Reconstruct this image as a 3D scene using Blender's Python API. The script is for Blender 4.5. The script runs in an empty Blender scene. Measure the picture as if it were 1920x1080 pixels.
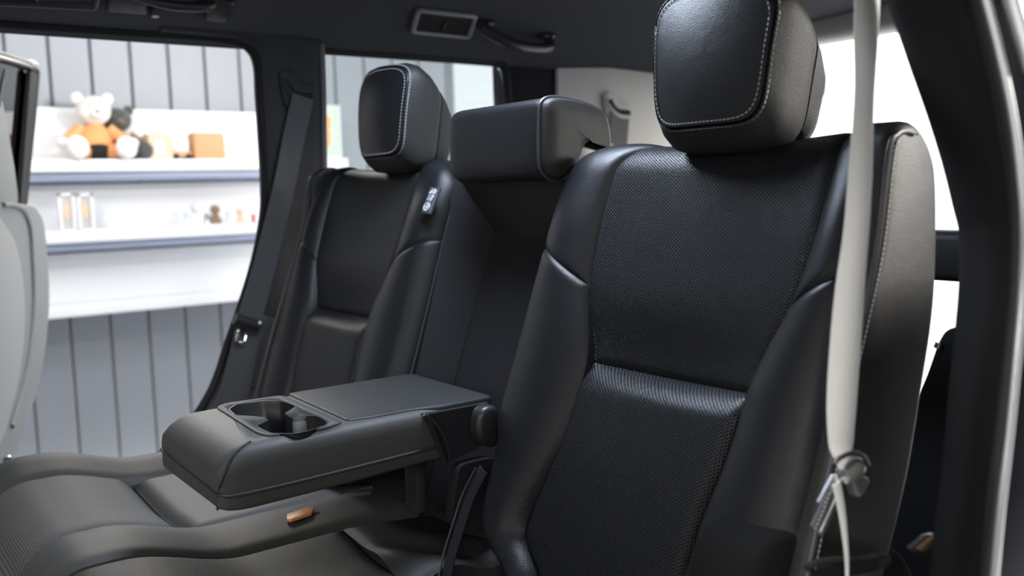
import bpy, bmesh, math, random
import numpy as np
from mathutils import Vector, Matrix
random.seed(7)
S = bpy.context.scene
COL = S.collection

# ------------------------------------------------------------------ camera
F_PX = 1738.0
RX = Vector((0.80349728, -0.59459924, -0.02904931))
RY = Vector((-0.08641578, -0.06821759, -0.99392086))
RZ = Vector((0.58900291, 0.80112303, -0.1061954))
CAM = Vector((0.0, -1.18, 0.92))
cd = bpy.data.cameras.new('camera')
cd.sensor_width = 36.0
cd.lens = F_PX / 1920 * 36.0
cd.clip_start = 0.02
cd.dof.use_dof = True
cd.dof.focus_distance = 1.19
cd.dof.aperture_fstop = 3.6
cam = bpy.data.objects.new('camera', cd)
COL.objects.link(cam)
cam.matrix_world = Matrix(((RX.x, -RY.x, -RZ.x, CAM.x), (RX.y, -RY.y, -RZ.y, CAM.y), (RX.z, -RY.z, -RZ.z, CAM.z), (0, 0, 0, 1)))
S.camera = cam

# ------------------------------------------------------------------ light
S.view_settings.view_transform = 'Standard'
S.view_settings.look = 'None'
S.view_settings.gamma = 1.0
S.view_settings.use_curve_mapping = False
S.view_settings.exposure = 0.0
W = bpy.data.worlds.new('showroom_light')
S.world = W
W.use_nodes = True
W.node_tree.nodes['Background'].inputs[0].default_value = (0.86, 0.92, 1.0, 1)
W.node_tree.nodes['Background'].inputs[1].default_value = 0.13


def area(name, loc, target, sx, sy, power, color):
    l = bpy.data.lights.new(name, 'AREA')
    l.shape = 'RECTANGLE'
    l.size = sx
    l.size_y = sy
    l.energy = power
    l.color = color
    o = bpy.data.objects.new(name, l)
    COL.objects.link(o)
    o.location = loc
    o.rotation_euler = (Vector(target) - Vector(loc)).to_track_quat('-Z', 'Y').to_euler()
    return o


area('unseen_showroom_light', (0.8, 0.95, 2.3), (1.0, 3.2, 0.3), 3.0, 0.6, 38, (0.95, 0.97, 1.0))
area('unseen_showroom_light', (1.05, 2.6, 1.9), (0.35, 0.2, 0.45), 1.0, 0.5, 24, (1.0, 0.96, 0.90))  # added low light, aimed through the far door to brighten the cushion
area('unseen_showroom_light', (-1.6, -3.4, 1.9), (0.5, -0.3, 0.65), 1.4, 0.6, 32, (1.0, 0.98, 0.95))  # added low fill on the near side, for the armrest's side
area('added_floor_light', (1.0, 3.10, -0.40), (1.0, 3.2, -0.12), 3.0, 0.05, 3.5, (1.0, 0.98, 0.95))  # added light, makes the bright band at the wall's foot
area('unseen_showroom_light', (-2.7, -0.8, 1.62), (0.7, -0.4, 0.75), 1.6, 0.6, 25, (1.0, 0.97, 0.93))  # unseen light added ahead of the car at windscreen height
area('unseen_showroom_light', (-1.3, -1.42, 2.9), (0.6, -0.75, 0.8), 0.4, 0.4, 95, (1.0, 0.97, 0.93))
area('unseen_showroom_light', (3.2, -2.6, 1.9), (0.9, -0.2, 0.9), 1.0, 1.0, 235, (1.0, 0.95, 0.88))  # unseen warm light behind the car, aimed to rake the near seat's side
area('unseen_showroom_light', (4.3, 0.8, 3.0), (6.2, 0.8, 0.8), 4.0, 1.0, 480, (0.95, 0.98, 1.0))
area('dome_lamp_light', (0.73, -0.14, 1.345), (0.75, -0.16, 0.75), 0.20, 0.28, 10.0, (0.72, 0.83, 1.0))


# ------------------------------------------------------------------ helpers
def ray(px, py):
    return RX * (px - 960) + RY * (py - 540) + RZ * F_PX


def on(px, py, p0, n):
    """the point of the plane (p0, n) measured at this spot of the photograph"""
    d = ray(px, py)
    p0 = Vector(p0)
    n = Vector(n)
    return CAM + d * ((p0 - CAM).dot(n) / d.dot(n))


def onx(px, py, v): return on(px, py, (v, 0, 0), (1, 0, 0))
def ony(px, py, v): return on(px, py, (0, v, 0), (0, 1, 0))
def onz(px, py, v): return on(px, py, (0, 0, v), (0, 0, 1))


def tag(o, label=None, cat=None, group=None, kind=None):
    if label: o['label'] = label
    if cat: o['category'] = cat
    if group: o['group'] = group
    if kind: o['kind'] = kind
    return o


def thing(name, label, cat, loc, group=None):
    o = bpy.data.objects.new(name, None)
    o.empty_display_size = 0.05
    COL.objects.link(o)
    o.location = loc
    return tag(o, label, cat, group)


def link(name, me, mat, parent=None, smooth=True, auto=35):
    o = bpy.data.objects.new(name, me)
    COL.objects.link(o)
    if mat: me.materials.append(mat)
    if parent:
        o.parent = parent
        loc, q = Vector((0, 0, 0)), parent
        while q:
            loc = loc + Vector(q.location)
            q = q.parent
        # meshes are written in world coordinates; move them so that they sit under their parent
        me.transform(Matrix.Translation(-loc))
    if smooth:
        me.polygons.foreach_set('use_smooth', [True] * len(me.polygons))
        if auto: 
            try: me.set_sharp_from_angle(angle=math.radians(auto))
            except Exception: pass
    me.update()
    return o


def mesh(name, verts, faces, mat, parent=None, smooth=True, auto=35, uvs=None):
    me = bpy.data.meshes.new(name)
    me.from_pydata([tuple(v) for v in verts], [], faces)
    bm = bmesh.new()
    bm.from_mesh(me)
    bmesh.ops.recalc_face_normals(bm, faces=bm.faces)
    bm.to_mesh(me)
    bm.free()
    if uvs is not None:
        uv = me.uv_layers.new(name='flat')
        for lp in me.loops:
            uv.data[lp.index].uv = uvs[lp.vertex_index]
    return link(name, me, mat, parent, smooth, auto)


def bm_obj(name, bm, mat, parent=None, smooth=True, auto=35):
    me = bpy.data.meshes.new(name)
    bmesh.ops.recalc_face_normals(bm, faces=bm.faces)
    bm.to_mesh(me)
    bm.free()
    return link(name, me, mat, parent, smooth, auto)


def add_box(bm, c, size, r=0.0, seg=2, rot=None):
    g = bmesh.ops.create_cube(bm, size=1.0)
    vs = g['verts']
    for v in vs: v.co = Vector((v.co.x * size[0], v.co.y * size[1], v.co.z * size[2]))
    if r > 0:
        es = list({e for v in vs for e in v.link_edges})
        g2 = bmesh.ops.bevel(bm, geom=es, offset=r, segments=seg, profile=0.5, affect='EDGES')
        vs = list({v for f in g2['faces'] for v in f.verts} | {v for v in vs if v.is_valid})
    M = Matrix.Translation(Vector(c)) @ (rot.to_4x4() if rot else Matrix())
    done = set()
    stack = [v for v in vs if v.is_valid]
    while stack:
        v = stack.pop()
        if v in done: continue
        done.add(v)
        for e in v.link_edges: stack.append(e.other_vert(v))
    for v in done: v.co = M @ v.co
    return list(done)


def box(name, c, size, mat, parent=None, r=0.004, seg=2, rot=None):
    bm = bmesh.new()
    add_box(bm, c, size, r, seg, rot)
    return bm_obj(name, bm, mat, parent)


def loft(name, rings, mat, parent=None, closed=True, cap=True, uv=False, auto=40):
    n = len(rings[0])
    V = [Vector(p) for r in rings for p in r]
    Fc = []
    for i in range(len(rings) - 1):
        for j in range(n if closed else n - 1):
            a, b = i * n + j, i * n + (j + 1) % n
            Fc.append((a, b, b + n, a + n))
    if cap and closed:
        Fc.append(tuple(range(n)))
        Fc.append(tuple(range((len(rings) - 1) * n, len(rings) * n)))
    uvs = None
    if uv:
        uvs = [(j / n, i / len(rings)) for i in range(len(rings)) for j in range(n)]
    return mesh(name, V, Fc, mat, parent, True, auto, uvs)


def smooth_path(pts, sub=6, closed=False):
    P = [Vector(p) for p in pts]
    out = []
    n = len(P)
    for i in range(n if closed else n - 1):
        p0 = P[(i - 1) % n] if (closed or i > 0) else P[0] * 2 - P[1]
        p1, p2 = P[i], P[(i + 1) % n]
        p3 = P[(i + 2) % n] if (closed or i + 2 < n) else p2 * 2 - p1
        for k in range(sub):
            t = k / sub
            out.append(0.5 * ((2 * p1) + (p2 - p0) * t + (2 * p0 - 5 * p1 + 4 * p2 - p3) * t * t + (3 * p1 - p0 - 3 * p2 + p3) * t ** 3))
    if not closed: out.append(P[-1])
    return out


def tube(name, pts, r, mat, parent=None, seg=8, closed=False, sub=4, flat=None, radii=None):
    P = smooth_path(pts, sub, closed) if sub > 1 else [Vector(p) for p in pts]
    n = len(P)
    rings = []
    up = None
    for i in range(n):
        t = (P[(i + 1) % n] - P[i - 1]) if closed else (P[min(i + 1, n - 1)] - P[max(i - 1, 0)])
        if t.length < 1e-9: t = Vector((0, 0, 1))
        t.normalize()
        if up is None:
            up = t.orthogonal().normalized() if flat is None else Vector(flat)
        up = (up - t * up.dot(t)).normalized()
        s = t.cross(up)
        rr = r if radii is None else radii[min(int(i / max(n - 1, 1) * (len(radii) - 1) + 0.5), len(radii) - 1)]
        rings.append([P[i] + (up * math.cos(a) + s * math.sin(a)) * rr for a in [2 * math.pi * k / seg for k in range(seg)]])
    if closed: rings.append(rings[0])
    return loft(name, rings, mat, parent, True, not closed)


def stitches(name, pts, mat, parent, gap=0.0055, ln=0.0034, r=0.0006, sub=8, closed=False):
    P = smooth_path(pts, sub, closed)
    if closed: P.append(P[0])
    bm = bmesh.new()
    acc, nxt = 0.0, 0.0
    for a, b in zip(P, P[1:]):
        d = b - a
        L = d.length
        if L < 1e-7: continue
        while nxt <= acc + L:
            c = a + d * ((nxt - acc) / L)
            rot = d.to_track_quat('X', 'Z').to_matrix()
            add_box(bm, c, (ln, r * 2, r * 2), 0, 1, rot)
            nxt += gap
        acc += L
    o = bm_obj(name, bm, mat, parent, False)
    return tag(o, kind='stuff')


def plate(name, pts, normal, depth, mat, parent=None, bevel=0.0, seg=2, holes=(), sub=1, dome=0.0):
    """a closed outline lying in a plane, given a real thickness along normal"""
    normal = Vector(normal).normalized()
    bm = bmesh.new()
    if sub > 1: pts = smooth_path(pts, sub, True)
    vs = [bm.verts.new(Vector(p)) for p in pts]
    f = bm.faces.new(vs)
    bm.normal_update()
    r = bmesh.ops.extrude_face_region(bm, geom=[f])
    nv = [g for g in r['geom'] if isinstance(g, bmesh.types.BMVert)]
    for v in nv: v.co += normal * depth
    bm.normal_update()
    if bevel > 0:
        es = [e for e in bm.edges if all(v in set(nv) for v in e.verts)]
        bmesh.ops.bevel(bm, geom=es, offset=bevel, segments=seg, profile=0.5, affect='EDGES', clamp_overlap=True)
    return bm_obj(name, bm, mat, parent)


def rounded(pts, r, seg=5):
    """round the corners of a closed polygon of 3D points"""
    P = [Vector(p) for p in pts]
    out = []
    n = len(P)
    for i in range(n):
        a, b, c = P[i - 1], P[i], P[(i + 1) % n]
        u, v = (a - b), (c - b)
        rr = min(r, u.length * 0.45, v.length * 0.45)
        u.normalize()
        v.normalize()
        p, q = b + u * rr, b + v * rr
        for k in range(seg + 1):
            t = k / seg
            out.append(p * (1 - t) ** 2 + b * 2 * t * (1 - t) + q * t * t)
    return out


def boolean_cut(o, cutter):
    m = o.modifiers.new('cut', 'BOOLEAN')
    m.operation = 'DIFFERENCE'
    m.solver = 'EXACT'
    m.object = cutter
    bpy.context.view_layer.update()
    dg = bpy.context.evaluated_depsgraph_get()
    me = bpy.data.meshes.new_from_object(o.evaluated_get(dg))
    o.modifiers.clear()
    o.data = me
    cm = cutter.data
    bpy.data.objects.remove(cutter)
    bpy.data.meshes.remove(cm)
    return o


def lerp(a, b, t): return a + (b - a) * t


def interp(xs, ys):
    return lambda x: float(np.interp(x, xs, ys))


def sstep(a, b, x):
    t = max(0.0, min(1.0, (x - a) / (b - a)))
    return t * t * (3 - 2 * t)


def soft(xs, ys):
    """smooth monotone-ish interpolation through table points"""
    P = smooth_path([(x, y, 0) for x, y in zip(xs, ys)], 8)
    X = [p.x for p in P]
    Y = [p.y for p in P]
    return interp(X, Y)


# ------------------------------------------------------------------ materials
def nt(name):
    m = bpy.data.materials.new(name)
    m.use_nodes = True
    t = m.node_tree
    return m, t, t.nodes['Principled BSDF']


def sett(b, color, rough, metal=0.0, spec=0.5, sheen=0.0, coat=0.0):
    b.inputs['Base Color'].default_value = (*color, 1)
    b.inputs['Roughness'].default_value = rough
    b.inputs['Metallic'].default_value = metal
    b.inputs['Specular IOR Level'].default_value = spec
    b.inputs['Sheen Weight'].default_value = sheen
    b.inputs['Coat Weight'].default_value = coat


def noise_bump(t, b, scale, strength, dist=0.001, detail=4, kind='NOISE', vec=None):
    tc = t.nodes.new('ShaderNodeTexCoord')
    if kind == 'NOISE':
        n = t.nodes.new('ShaderNodeTexNoise')
        n.inputs['Scale'].default_value = scale
        n.inputs['Detail'].default_value = detail
        out = n.outputs['Fac']
    else:
        n = t.nodes.new('ShaderNodeTexVoronoi')
        n.inputs['Scale'].default_value = scale
        out = n.outputs['Distance']
    t.links.new(tc.outputs['Object'], n.inputs['Vector'])
    bp = t.nodes.new('ShaderNodeBump')
    bp.inputs['Strength'].default_value = strength
    bp.inputs['Distance'].default_value = dist
    t.links.new(out, bp.inputs['Height'])
    t.links.new(bp.outputs['Normal'], b.inputs['Normal'])
    return bp, tc


def plain(name, color, rough=0.5, metal=0.0, spec=0.5, bump=None, sheen=0.0, coat=0.0, vary=0.0):
    m, t, b = nt(name)
    sett(b, color, rough, metal, spec, sheen, coat)
    if bump: noise_bump(t, b, *bump)
    if vary:
        tc = t.nodes.new('ShaderNodeTexCoord')
        n = t.nodes.new('ShaderNodeTexNoise')
        n.inputs['Scale'].default_value = 9
        t.links.new(tc.outputs['Object'], n.inputs['Vector'])
        mx = t.nodes.new('ShaderNodeMix')
        mx.data_type = 'RGBA'
        mx.inputs[6].default_value = (*[c * (1 - vary) for c in color], 1)
        mx.inputs[7].default_value = (*[min(1, c * (1 + vary)) for c in color], 1)
        t.links.new(n.outputs['Fac'], mx.inputs[0])
        t.links.new(mx.outputs[2], b.inputs['Base Color'])
    return m


def leather(name, color, rough=0.42, spec=0.5, perf=None, grain=900):
    m, t, b = nt(name)
    sett(b, color, rough, 0.0, spec)
    bp, tc = noise_bump(t, b, grain, 0.35, 0.0006, 2, 'VOR')
    n2 = t.nodes.new('ShaderNodeTexNoise')
    n2.inputs['Scale'].default_value = 14
    n2.inputs['Detail'].default_value = 3
    t.links.new(tc.outputs['Object'], n2.inputs['Vector'])
    b2 = t.nodes.new('ShaderNodeBump')
    b2.inputs['Strength'].default_value = 0.25
    b2.inputs['Distance'].default_value = 0.004
    t.links.new(n2.outputs['Fac'], b2.inputs['Height'])
    t.links.new(bp.outputs['Normal'], b2.inputs['Normal'])
    t.links.new(b2.outputs['Normal'], b.inputs['Normal'])
    if perf:
        px_, py_, rad = perf
        uv = t.nodes.new('ShaderNodeUVMap')
        sep = t.nodes.new('ShaderNodeSeparateXYZ')
        t.links.new(uv.outputs[0], sep.inputs[0])

        def math_(op, a, bb=None, c=None):
            n = t.nodes.new('ShaderNodeMath')
            n.operation = op
            for i, v in enumerate((a, bb, c)):
                if v is None: continue
                if isinstance(v, (int, float)): n.inputs[i].default_value = v
                else: t.links.new(v, n.inputs[i])
            return n.outputs[0]

        def dots(ox, oy):
            x = math_('ADD', math_('DIVIDE', sep.outputs[0], px_), ox)
            y = math_('ADD', math_('DIVIDE', sep.outputs[1], py_), oy)
            fx = math_('MULTIPLY', math_('SUBTRACT', math_('FRACT', x), 0.5), px_)
            fy = math_('MULTIPLY', math_('SUBTRACT', math_('FRACT', y), 0.5), py_)
            return math_('SQRT', math_('ADD', math_('MULTIPLY', fx, fx), math_('MULTIPLY', fy, fy)))
        d = math_('MINIMUM', dots(0, 0), dots(0.5, 0.5))
        mr = t.nodes.new('ShaderNodeMapRange')
        mr.inputs['From Min'].default_value = rad * 0.75
        mr.inputs['From Max'].default_value = rad * 1.25
        t.links.new(d, mr.inputs['Value'])
        mx = t.nodes.new('ShaderNodeMix')
        mx.data_type = 'RGBA'
        mx.inputs[6].default_value = (0.002, 0.002, 0.002, 1)
        mx.inputs[7].default_value = (*color, 1)
        t.links.new(mr.outputs[0], mx.inputs[0])
        t.links.new(mx.outputs[2], b.inputs['Base Color'])
        sp = math_('MULTIPLY', mr.outputs[0], spec)
        t.links.new(sp, b.inputs['Specular IOR Level'])
        b3 = t.nodes.new('ShaderNodeBump')
        b3.inputs['Strength'].default_value = 0.6
        b3.inputs['Distance'].default_value = 0.001
        t.links.new(mr.outputs[0], b3.inputs['Height'])
        t.links.new(b2.outputs['Normal'], b3.inputs['Normal'])
        t.links.new(b3.outputs['Normal'], b.inputs['Normal'])
    return m


LC = (0.011, 0.0115, 0.0135)
M = {}
M['leather'] = leather('black_leather', LC, 0.37, 0.30)
M['leather_perf'] = leather('perforated_leather', (0.016, 0.0168, 0.0195), 0.36, 0.30, perf=(0.0054, 0.0038, 0.0009))
M['leather_side'] = leather('black_vinyl', (0.019, 0.019, 0.0185), 0.5, 0.28)
M['side_vinyl'] = leather('black_side_vinyl', (0.013, 0.013, 0.0125), 0.45, 0.32)
M['lid'] = leather('dark_lid_vinyl', (0.030, 0.031, 0.033), 0.5, 0.3)  # same vinyl as the armrest body, toned down under the dome lamp
M['vinyl_lit'] = leather('black_vinyl_lit', (0.070, 0.069, 0.066), 0.5, 0.32)  # light on armrest and far cushion is put into this paler colour
M['cloth'] = plain('black_trim_cloth', (0.018, 0.018, 0.021), 0.85, bump=(1500, 0.4, 0.0005), spec=0.2)
M['seam'] = plain('seam_black', (0.012, 0.012, 0.012), 0.6)
M['piping'] = plain('piping_black', (0.035, 0.035, 0.036), 0.4)
M['thread'] = plain('grey_thread', (0.26, 0.26, 0.26), 0.6)
M['plastic'] = plain('dark_plastic', (0.022, 0.022, 0.024), 0.38, bump=(1200, 0.2, 0.0004))
M['plastic_matt'] = plain('charcoal_plastic', (0.040, 0.041, 0.045), 0.6, bump=(1400, 0.35, 0.0005))
M['plastic_grey'] = plain('grey_trim_plastic', (0.60, 0.585, 0.56), 0.6, bump=(900, 0.3, 0.0005))
M['headliner'] = plain('charcoal_headliner_fabric', (0.062, 0.064, 0.072), 0.9, spec=0.15, bump=(1800, 0.5, 0.0006))
M['web_dark'] = plain('black_webbing', (0.045, 0.046, 0.05), 0.6, bump=(2200, 0.5, 0.0004), sheen=0.2)
M['web_lit'] = plain('lit_webbing', (0.56, 0.55, 0.527), 0.55, bump=(2200, 0.4, 0.0004), sheen=0.3)  # the lit look of the near belt is put into this colour
M['chrome'] = plain('chrome', (0.82, 0.82, 0.84), 0.16, metal=1.0)
M['satin'] = plain('satin_metal', (0.45, 0.45, 0.46), 0.3, metal=1.0)
M['rubber'] = plain('black_rubber', (0.010, 0.010, 0.011), 0.6, spec=0.25)
M['paint'] = plain('gloss_black_paint', (0.008, 0.008, 0.010), 0.12, coat=0.6)
M['orange'] = plain('orange_button', (0.95, 0.38, 0.15), 0.4)
M['white'] = plain('white_paint', (0.82, 0.83, 0.85), 0.5)
M['tag_white'] = plain('white_print', (0.62, 0.64, 0.67), 0.6)
M['tag_grey'] = plain('woven_tag_grey', (0.06, 0.063, 0.075), 0.8)
M['carpet'] = plain('black_carpet', (0.012, 0.012, 0.012), 1.0, spec=0.05, bump=(600, 0.8, 0.003))
M['velour'] = plain('grey_velour', (0.03, 0.029, 0.026), 1.0, spec=0.05, bump=(900, 0.9, 0.003))

mg, tg, bg = nt('clear_glass')
tr = tg.nodes.new('ShaderNodeBsdfTransparent')
tr.inputs[0].default_value = (0.93, 0.96, 0.96, 1)
gl = tg.nodes.new('ShaderNodeBsdfGlossy')
gl.inputs['Roughness'].default_value = 0.02
fr = tg.nodes.new('ShaderNodeFresnel')
mxs = tg.nodes.new('ShaderNodeMixShader')
tg.links.new(fr.outputs[0], mxs.inputs[0])
tg.links.new(tr.outputs[0], mxs.inputs[1])
tg.links.new(gl.outputs[0], mxs.inputs[2])
tg.links.new(mxs.outputs[0], tg.nodes['Material Output'].inputs[0])
M['glass'] = mg
m2 = mg.copy()
m2.name = 'tinted_glass'
for n_ in m2.node_tree.nodes:
    if n_.type == 'BSDF_TRANSPARENT': n_.inputs[0].default_value = (0.10, 0.105, 0.11, 1)
M['tint'] = m2


# ------------------------------------------------------------------ showroom around the car
WALL_Y = 3.2
GROUND = -0.42


def struct(o): return tag(o, kind='structure')


def make_ground():
    m, t, b = nt('polished_floor')
    sett(b, (0.55, 0.56, 0.58), 0.25)
    noise_bump(t, b, 3, 0.05, 0.01)
    return struct(box('floor', (2.0, 0.5, GROUND - 0.05), (14, 12, 0.1), m, None, 0))


make_ground()
M['wall_white'] = plain('white_wall_paint', (0.80, 0.81, 0.83), 0.7, bump=(40, 0.05, 0.002))
struct(box('wall_right', (6.3, 0.0, 1.3), (0.15, 12, 3.5), M['wall_white'], None, 0))
struct(box('wall_back_1', (2.0, 6.2, 1.3), (14, 0.15, 3.5), M['wall_white'], None, 0))

mm, tt, bb = nt('brushed_metal_panel')
sett(bb, (0.245, 0.262, 0.295), 0.42, metal=0.2)
tc_ = tt.nodes.new('ShaderNodeTexCoord')
mp_ = tt.nodes.new('ShaderNodeMapping')
mp_.inputs['Scale'].default_value = (60, 1, 1.2)
no_ = tt.nodes.new('ShaderNodeTexNoise')
no_.inputs['Scale'].default_value = 3.0
no_.inputs['Detail'].default_value = 3
tt.links.new(tc_.outputs['Object'], mp_.inputs[0])
tt.links.new(mp_.outputs[0], no_.inputs['Vector'])
bp_ = tt.nodes.new('ShaderNodeBump')
bp_.inputs['Strength'].default_value = 0.12
bp_.inputs['Distance'].default_value = 0.01
tt.links.new(no_.outputs['Fac'], bp_.inputs['Height'])
tt.links.new(bp_.outputs[0], bb.inputs['Normal'])
M['panel'] = mm
M['panel_gap'] = plain('panel_gap', (0.16, 0.165, 0.18), 0.7)

wx1 = ony(856, 150, WALL_Y).x
wall = struct(box('wall_back', ((wx1 - 0.8) / 2, WALL_Y + 0.09, 0.9), (wx1 + 0.8, 0.12, 2.7), M['panel_gap'], None, 0))
PITCH = 0.1655
x0 = onz(0, 0, 0).x
base = ony(130, 590, WALL_Y).x
proto = None
k = -7
WALL_END = ony(856, 150, WALL_Y).x      # the metal wall stops here; past it the hall is open
while base + k * PITCH < WALL_END - PITCH * 0.5:
    xa = base + k * PITCH
    # each panel is a shallow tray: its long edges fold back into the joint
    prof = [(0.003, 0.026), (0.0035, 0.004), (0.008, 0.0), (PITCH - 0.008, 0.0), (PITCH - 0.0035, 0.004), (PITCH - 0.003, 0.026)]
    if proto is None:
        rings = []
        for z in (GROUND, 2.2):
            rings.append([(xa + a, WALL_Y + d, z) for a, d in prof])
        proto = loft('panel', rings, M['panel'], wall, True, True, auto=25)
        xp = xa
    else:
        c = proto.copy()
        COL.objects.link(c)
        c.location.x += xa - xp
    k += 1

# white display shelves hung on the metal wall
M['shelf'] = plain('white_shelf', (0.90, 0.91, 0.93), 0.45)
M['rail'] = plain('blue_grey_tube', (0.42, 0.47, 0.62), 0.35, metal=0.3)


def sz(y, v=250, px=250): return ony(px, y, v).z


SX0, SX1 = 0.2, ony(648, 312, WALL_Y - 0.24).x
RY_ = WALL_Y - 0.02


def shelf(label, back, ledge, rail, lip):
    """back = (top, bottom) of the upright board, ledge = height of the shelf board, given as heights in metres"""
    t = thing('display_shelf', label, 'shelf', (1.5, RY_, ledge), 'white display shelves on the metal wall')
    cx, w = (SX0 + SX1) / 2, SX1 - SX0
    box('back_board', (cx, RY_ - 0.012, (back[0] + back[1]) / 2), (w, 0.022, back[0] - back[1]), M['shelf'], t, 0.003)
    box('shelf_board', (cx, RY_ - 0.125, ledge - 0.012), (w, 0.22, 0.024), M['shelf'], t, 0.004)
    box('front_lip', (cx, RY_ - 0.242, lip), (w, 0.014, 0.05), M['shelf'], t, 0.003)
    if rail:
        tube('rail', [(SX0 + 0.01, RY_ - 0.19, rail), (SX1 - 0.01, RY_ - 0.19, rail)], 0.024, M['rail'], t, 14, sub=1)
    return t


SH = RY_ - 0.22      # front plane of the shelves
z_ledge1 = sz(300, SH)
shelf('long white wall shelf with the seated teddy bears on it', (sz(206, RY_), sz(300, RY_)), z_ledge1, sz(328, SH), sz(310, SH))
z_ledge2 = sz(432, SH)
shelf('long white wall shelf below the bears with small framed pictures', (sz(344, RY_), sz(432, RY_)), z_ledge2, sz(454, SH), sz(438, SH))
z_ledge3 = sz(566, SH)
shelf('lowest long white wall shelf, empty', (sz(468, RY_), sz(566, RY_)), z_ledge3, None, sz(571, SH))

# ------------------------------------------------------------------ things on the shelves
M['fur_white'] = plain('cream_fur', (0.88, 0.86, 0.82), 1.0, sheen=0.5, bump=(180, 0.8, 0.004))
M['fur_brown'] = plain('brown_fur', (0.30, 0.20, 0.13), 1.0, sheen=0.4, bump=(180, 0.8, 0.004))
M['fur_grey'] = plain('dark_grey_fur', (0.08, 0.08, 0.08), 1.0, sheen=0.4, bump=(180, 0.8, 0.004))
M['shirt'] = plain('orange_knit', (0.86, 0.40, 0.16), 0.9, bump=(300, 0.6, 0.003))
M['black_cloth'] = plain('black_fabric', (0.012, 0.012, 0.013), 0.9)
M['carton'] = plain('orange_carton', (0.82, 0.42, 0.22), 0.7)
M['carton_pale'] = plain('pale_peach_carton', (0.85, 0.62, 0.45), 0.7)
M['red'] = plain('red_plastic', (0.75, 0.12, 0.05), 0.5)


def ball(bm, c, r, rot=None):
    g = bmesh.ops.create_uvsphere(bm, u_segments=20, v_segments=12, radius=1.0)
    r = r if isinstance(r, (tuple, list)) else (r, r, r)
    for v in g['verts']:
        p = Vector((v.co.x * r[0], v.co.y * r[1], v.co.z * r[2]))
        if rot: p = rot @ p
        v.co = p + Vector(c)


def blob(name, items, mat, parent, dz=0):
    bm = bmesh.new()
    for it in items:
        ball(bm, *it)
    return bm_obj(name, bm, mat, parent)


def bear(loc, s, label, fur, shirt, pants, yaw=0.0):
    """a seated soft bear facing -Y (towards the car); s is its height"""
    t = thing('teddy_bear', label, 'teddy bear', loc, None)
    L = Vector(loc)
    Rm = Matrix.Rotation(yaw, 3, 'Z')

    def P(x, y, z): return L + Rm @ Vector((x * s, y * s, z * s))

    def B(n, items, mat, par=t):
        return blob(n, [(P(*c), tuple(v * s for v in (r if isinstance(r, tuple) else (r, r, r)))) for c, r in items], mat, par)
    # torso as one lathed body
    rings = []
    for z, rx, ry in ((0.02, 0.16, 0.14), (0.06, 0.23, 0.20), (0.16, 0.25, 0.22), (0.30, 0.235, 0.19), (0.42, 0.19, 0.15), (0.50, 0.12, 0.10), (0.53, 0.07, 0.06)):
        rings.append([P(rx * math.cos(a), ry * math.sin(a), z) for a in [2 * math.pi * i / 24 for i in range(24)]])
    loft('torso', rings, shirt, t)
    hd = B('head', [((0, -0.03, 0.70), (0.235, 0.20, 0.21))], fur)
    B('muzzle', [((0, -0.20, 0.64), (0.10, 0.09, 0.075))], fur, hd)
    B('nose', [((0, -0.285, 0.67), (0.035, 0.02, 0.025))], M['fur_brown'], hd)
    for sx in (-1, 1):
        B('ear', [((sx * 0.20, 0.0, 0.87), (0.085, 0.05, 0.085))], fur, hd)
        B('eye', [((sx * 0.09, -0.205, 0.75), (0.018, 0.014, 0.02))], M['fur_brown'], hd)
        a0, a1, a2 = P(sx * 0.19, -0.02, 0.44), P(sx * 0.32, -0.08, 0.33), P(sx * 0.42, -0.16, 0.26)
        tube('sleeve', [a0, a1, a2], 0.075 * s, shirt, t, 12, radii=[0.09 * s, 0.085 * s, 0.075 * s])
        B('paw', [((sx * 0.46, -0.19, 0.235), (0.085, 0.08, 0.08))], fur)
        tube('leg', [P(sx * 0.12, -0.05, 0.12), P(sx * 0.22, -0.22, 0.12), P(sx * 0.29, -0.34, 0.13)], 0.1 * s, pants, t, 12)
        B('foot', [((sx * 0.32, -0.40, 0.16), (0.145, 0.10, 0.165))], fur)
    B('trousers', [((0, -0.11, 0.13), (0.2, 0.14, 0.13))], M['black_cloth'])
    return t


bx = ony(183, 295, SH + 0.1)
bear((bx.x - 0.01, SH + 0.075, z_ledge1 + 0.002), 0.295, 'cream teddy bear in an orange jumper sitting on the top white shelf', M['fur_white'], M['shirt'], M['shirt'])
bear((bx.x + 0.10, SH + 0.145, z_ledge1 + 0.002), 0.25, 'smaller brown teddy bear with a dark grey head, half hidden behind the cream one', M['fur_grey'], M['fur_brown'], M['fur_brown'])


def carton(px0, px1, ytop, label, mat, patch, name='carton', cat='box', depth=0.10, y=None):
    yv = SH + 0.04 if y is None else y
    a = ony(px0, ytop, yv)
    b = ony(px1, ytop, yv)
    w = b.x - a.x
    h = a.z - z_ledge1
    t = thing(name, label, cat, ((a.x + b.x) / 2, yv + depth / 2, z_ledge1))
    c = Vector(t.location)
    box('box_body', (c.x, c.y, z_ledge1 + h / 2 + 0.001), (w, depth, h), mat, t, 0.004)
    box('box_flap', (c.x, c.y, z_ledge1 + h + 0.003), (w * 0.98, depth * 0.5, 0.004), mat, t, 0.001)
    if patch:
        box('label_patch', (c.x - w * 0.05, yv - 0.002, z_ledge1 + h * 0.5), (w * 0.42, 0.004, h * 0.5), patch, t, 0.001)
    return t


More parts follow.
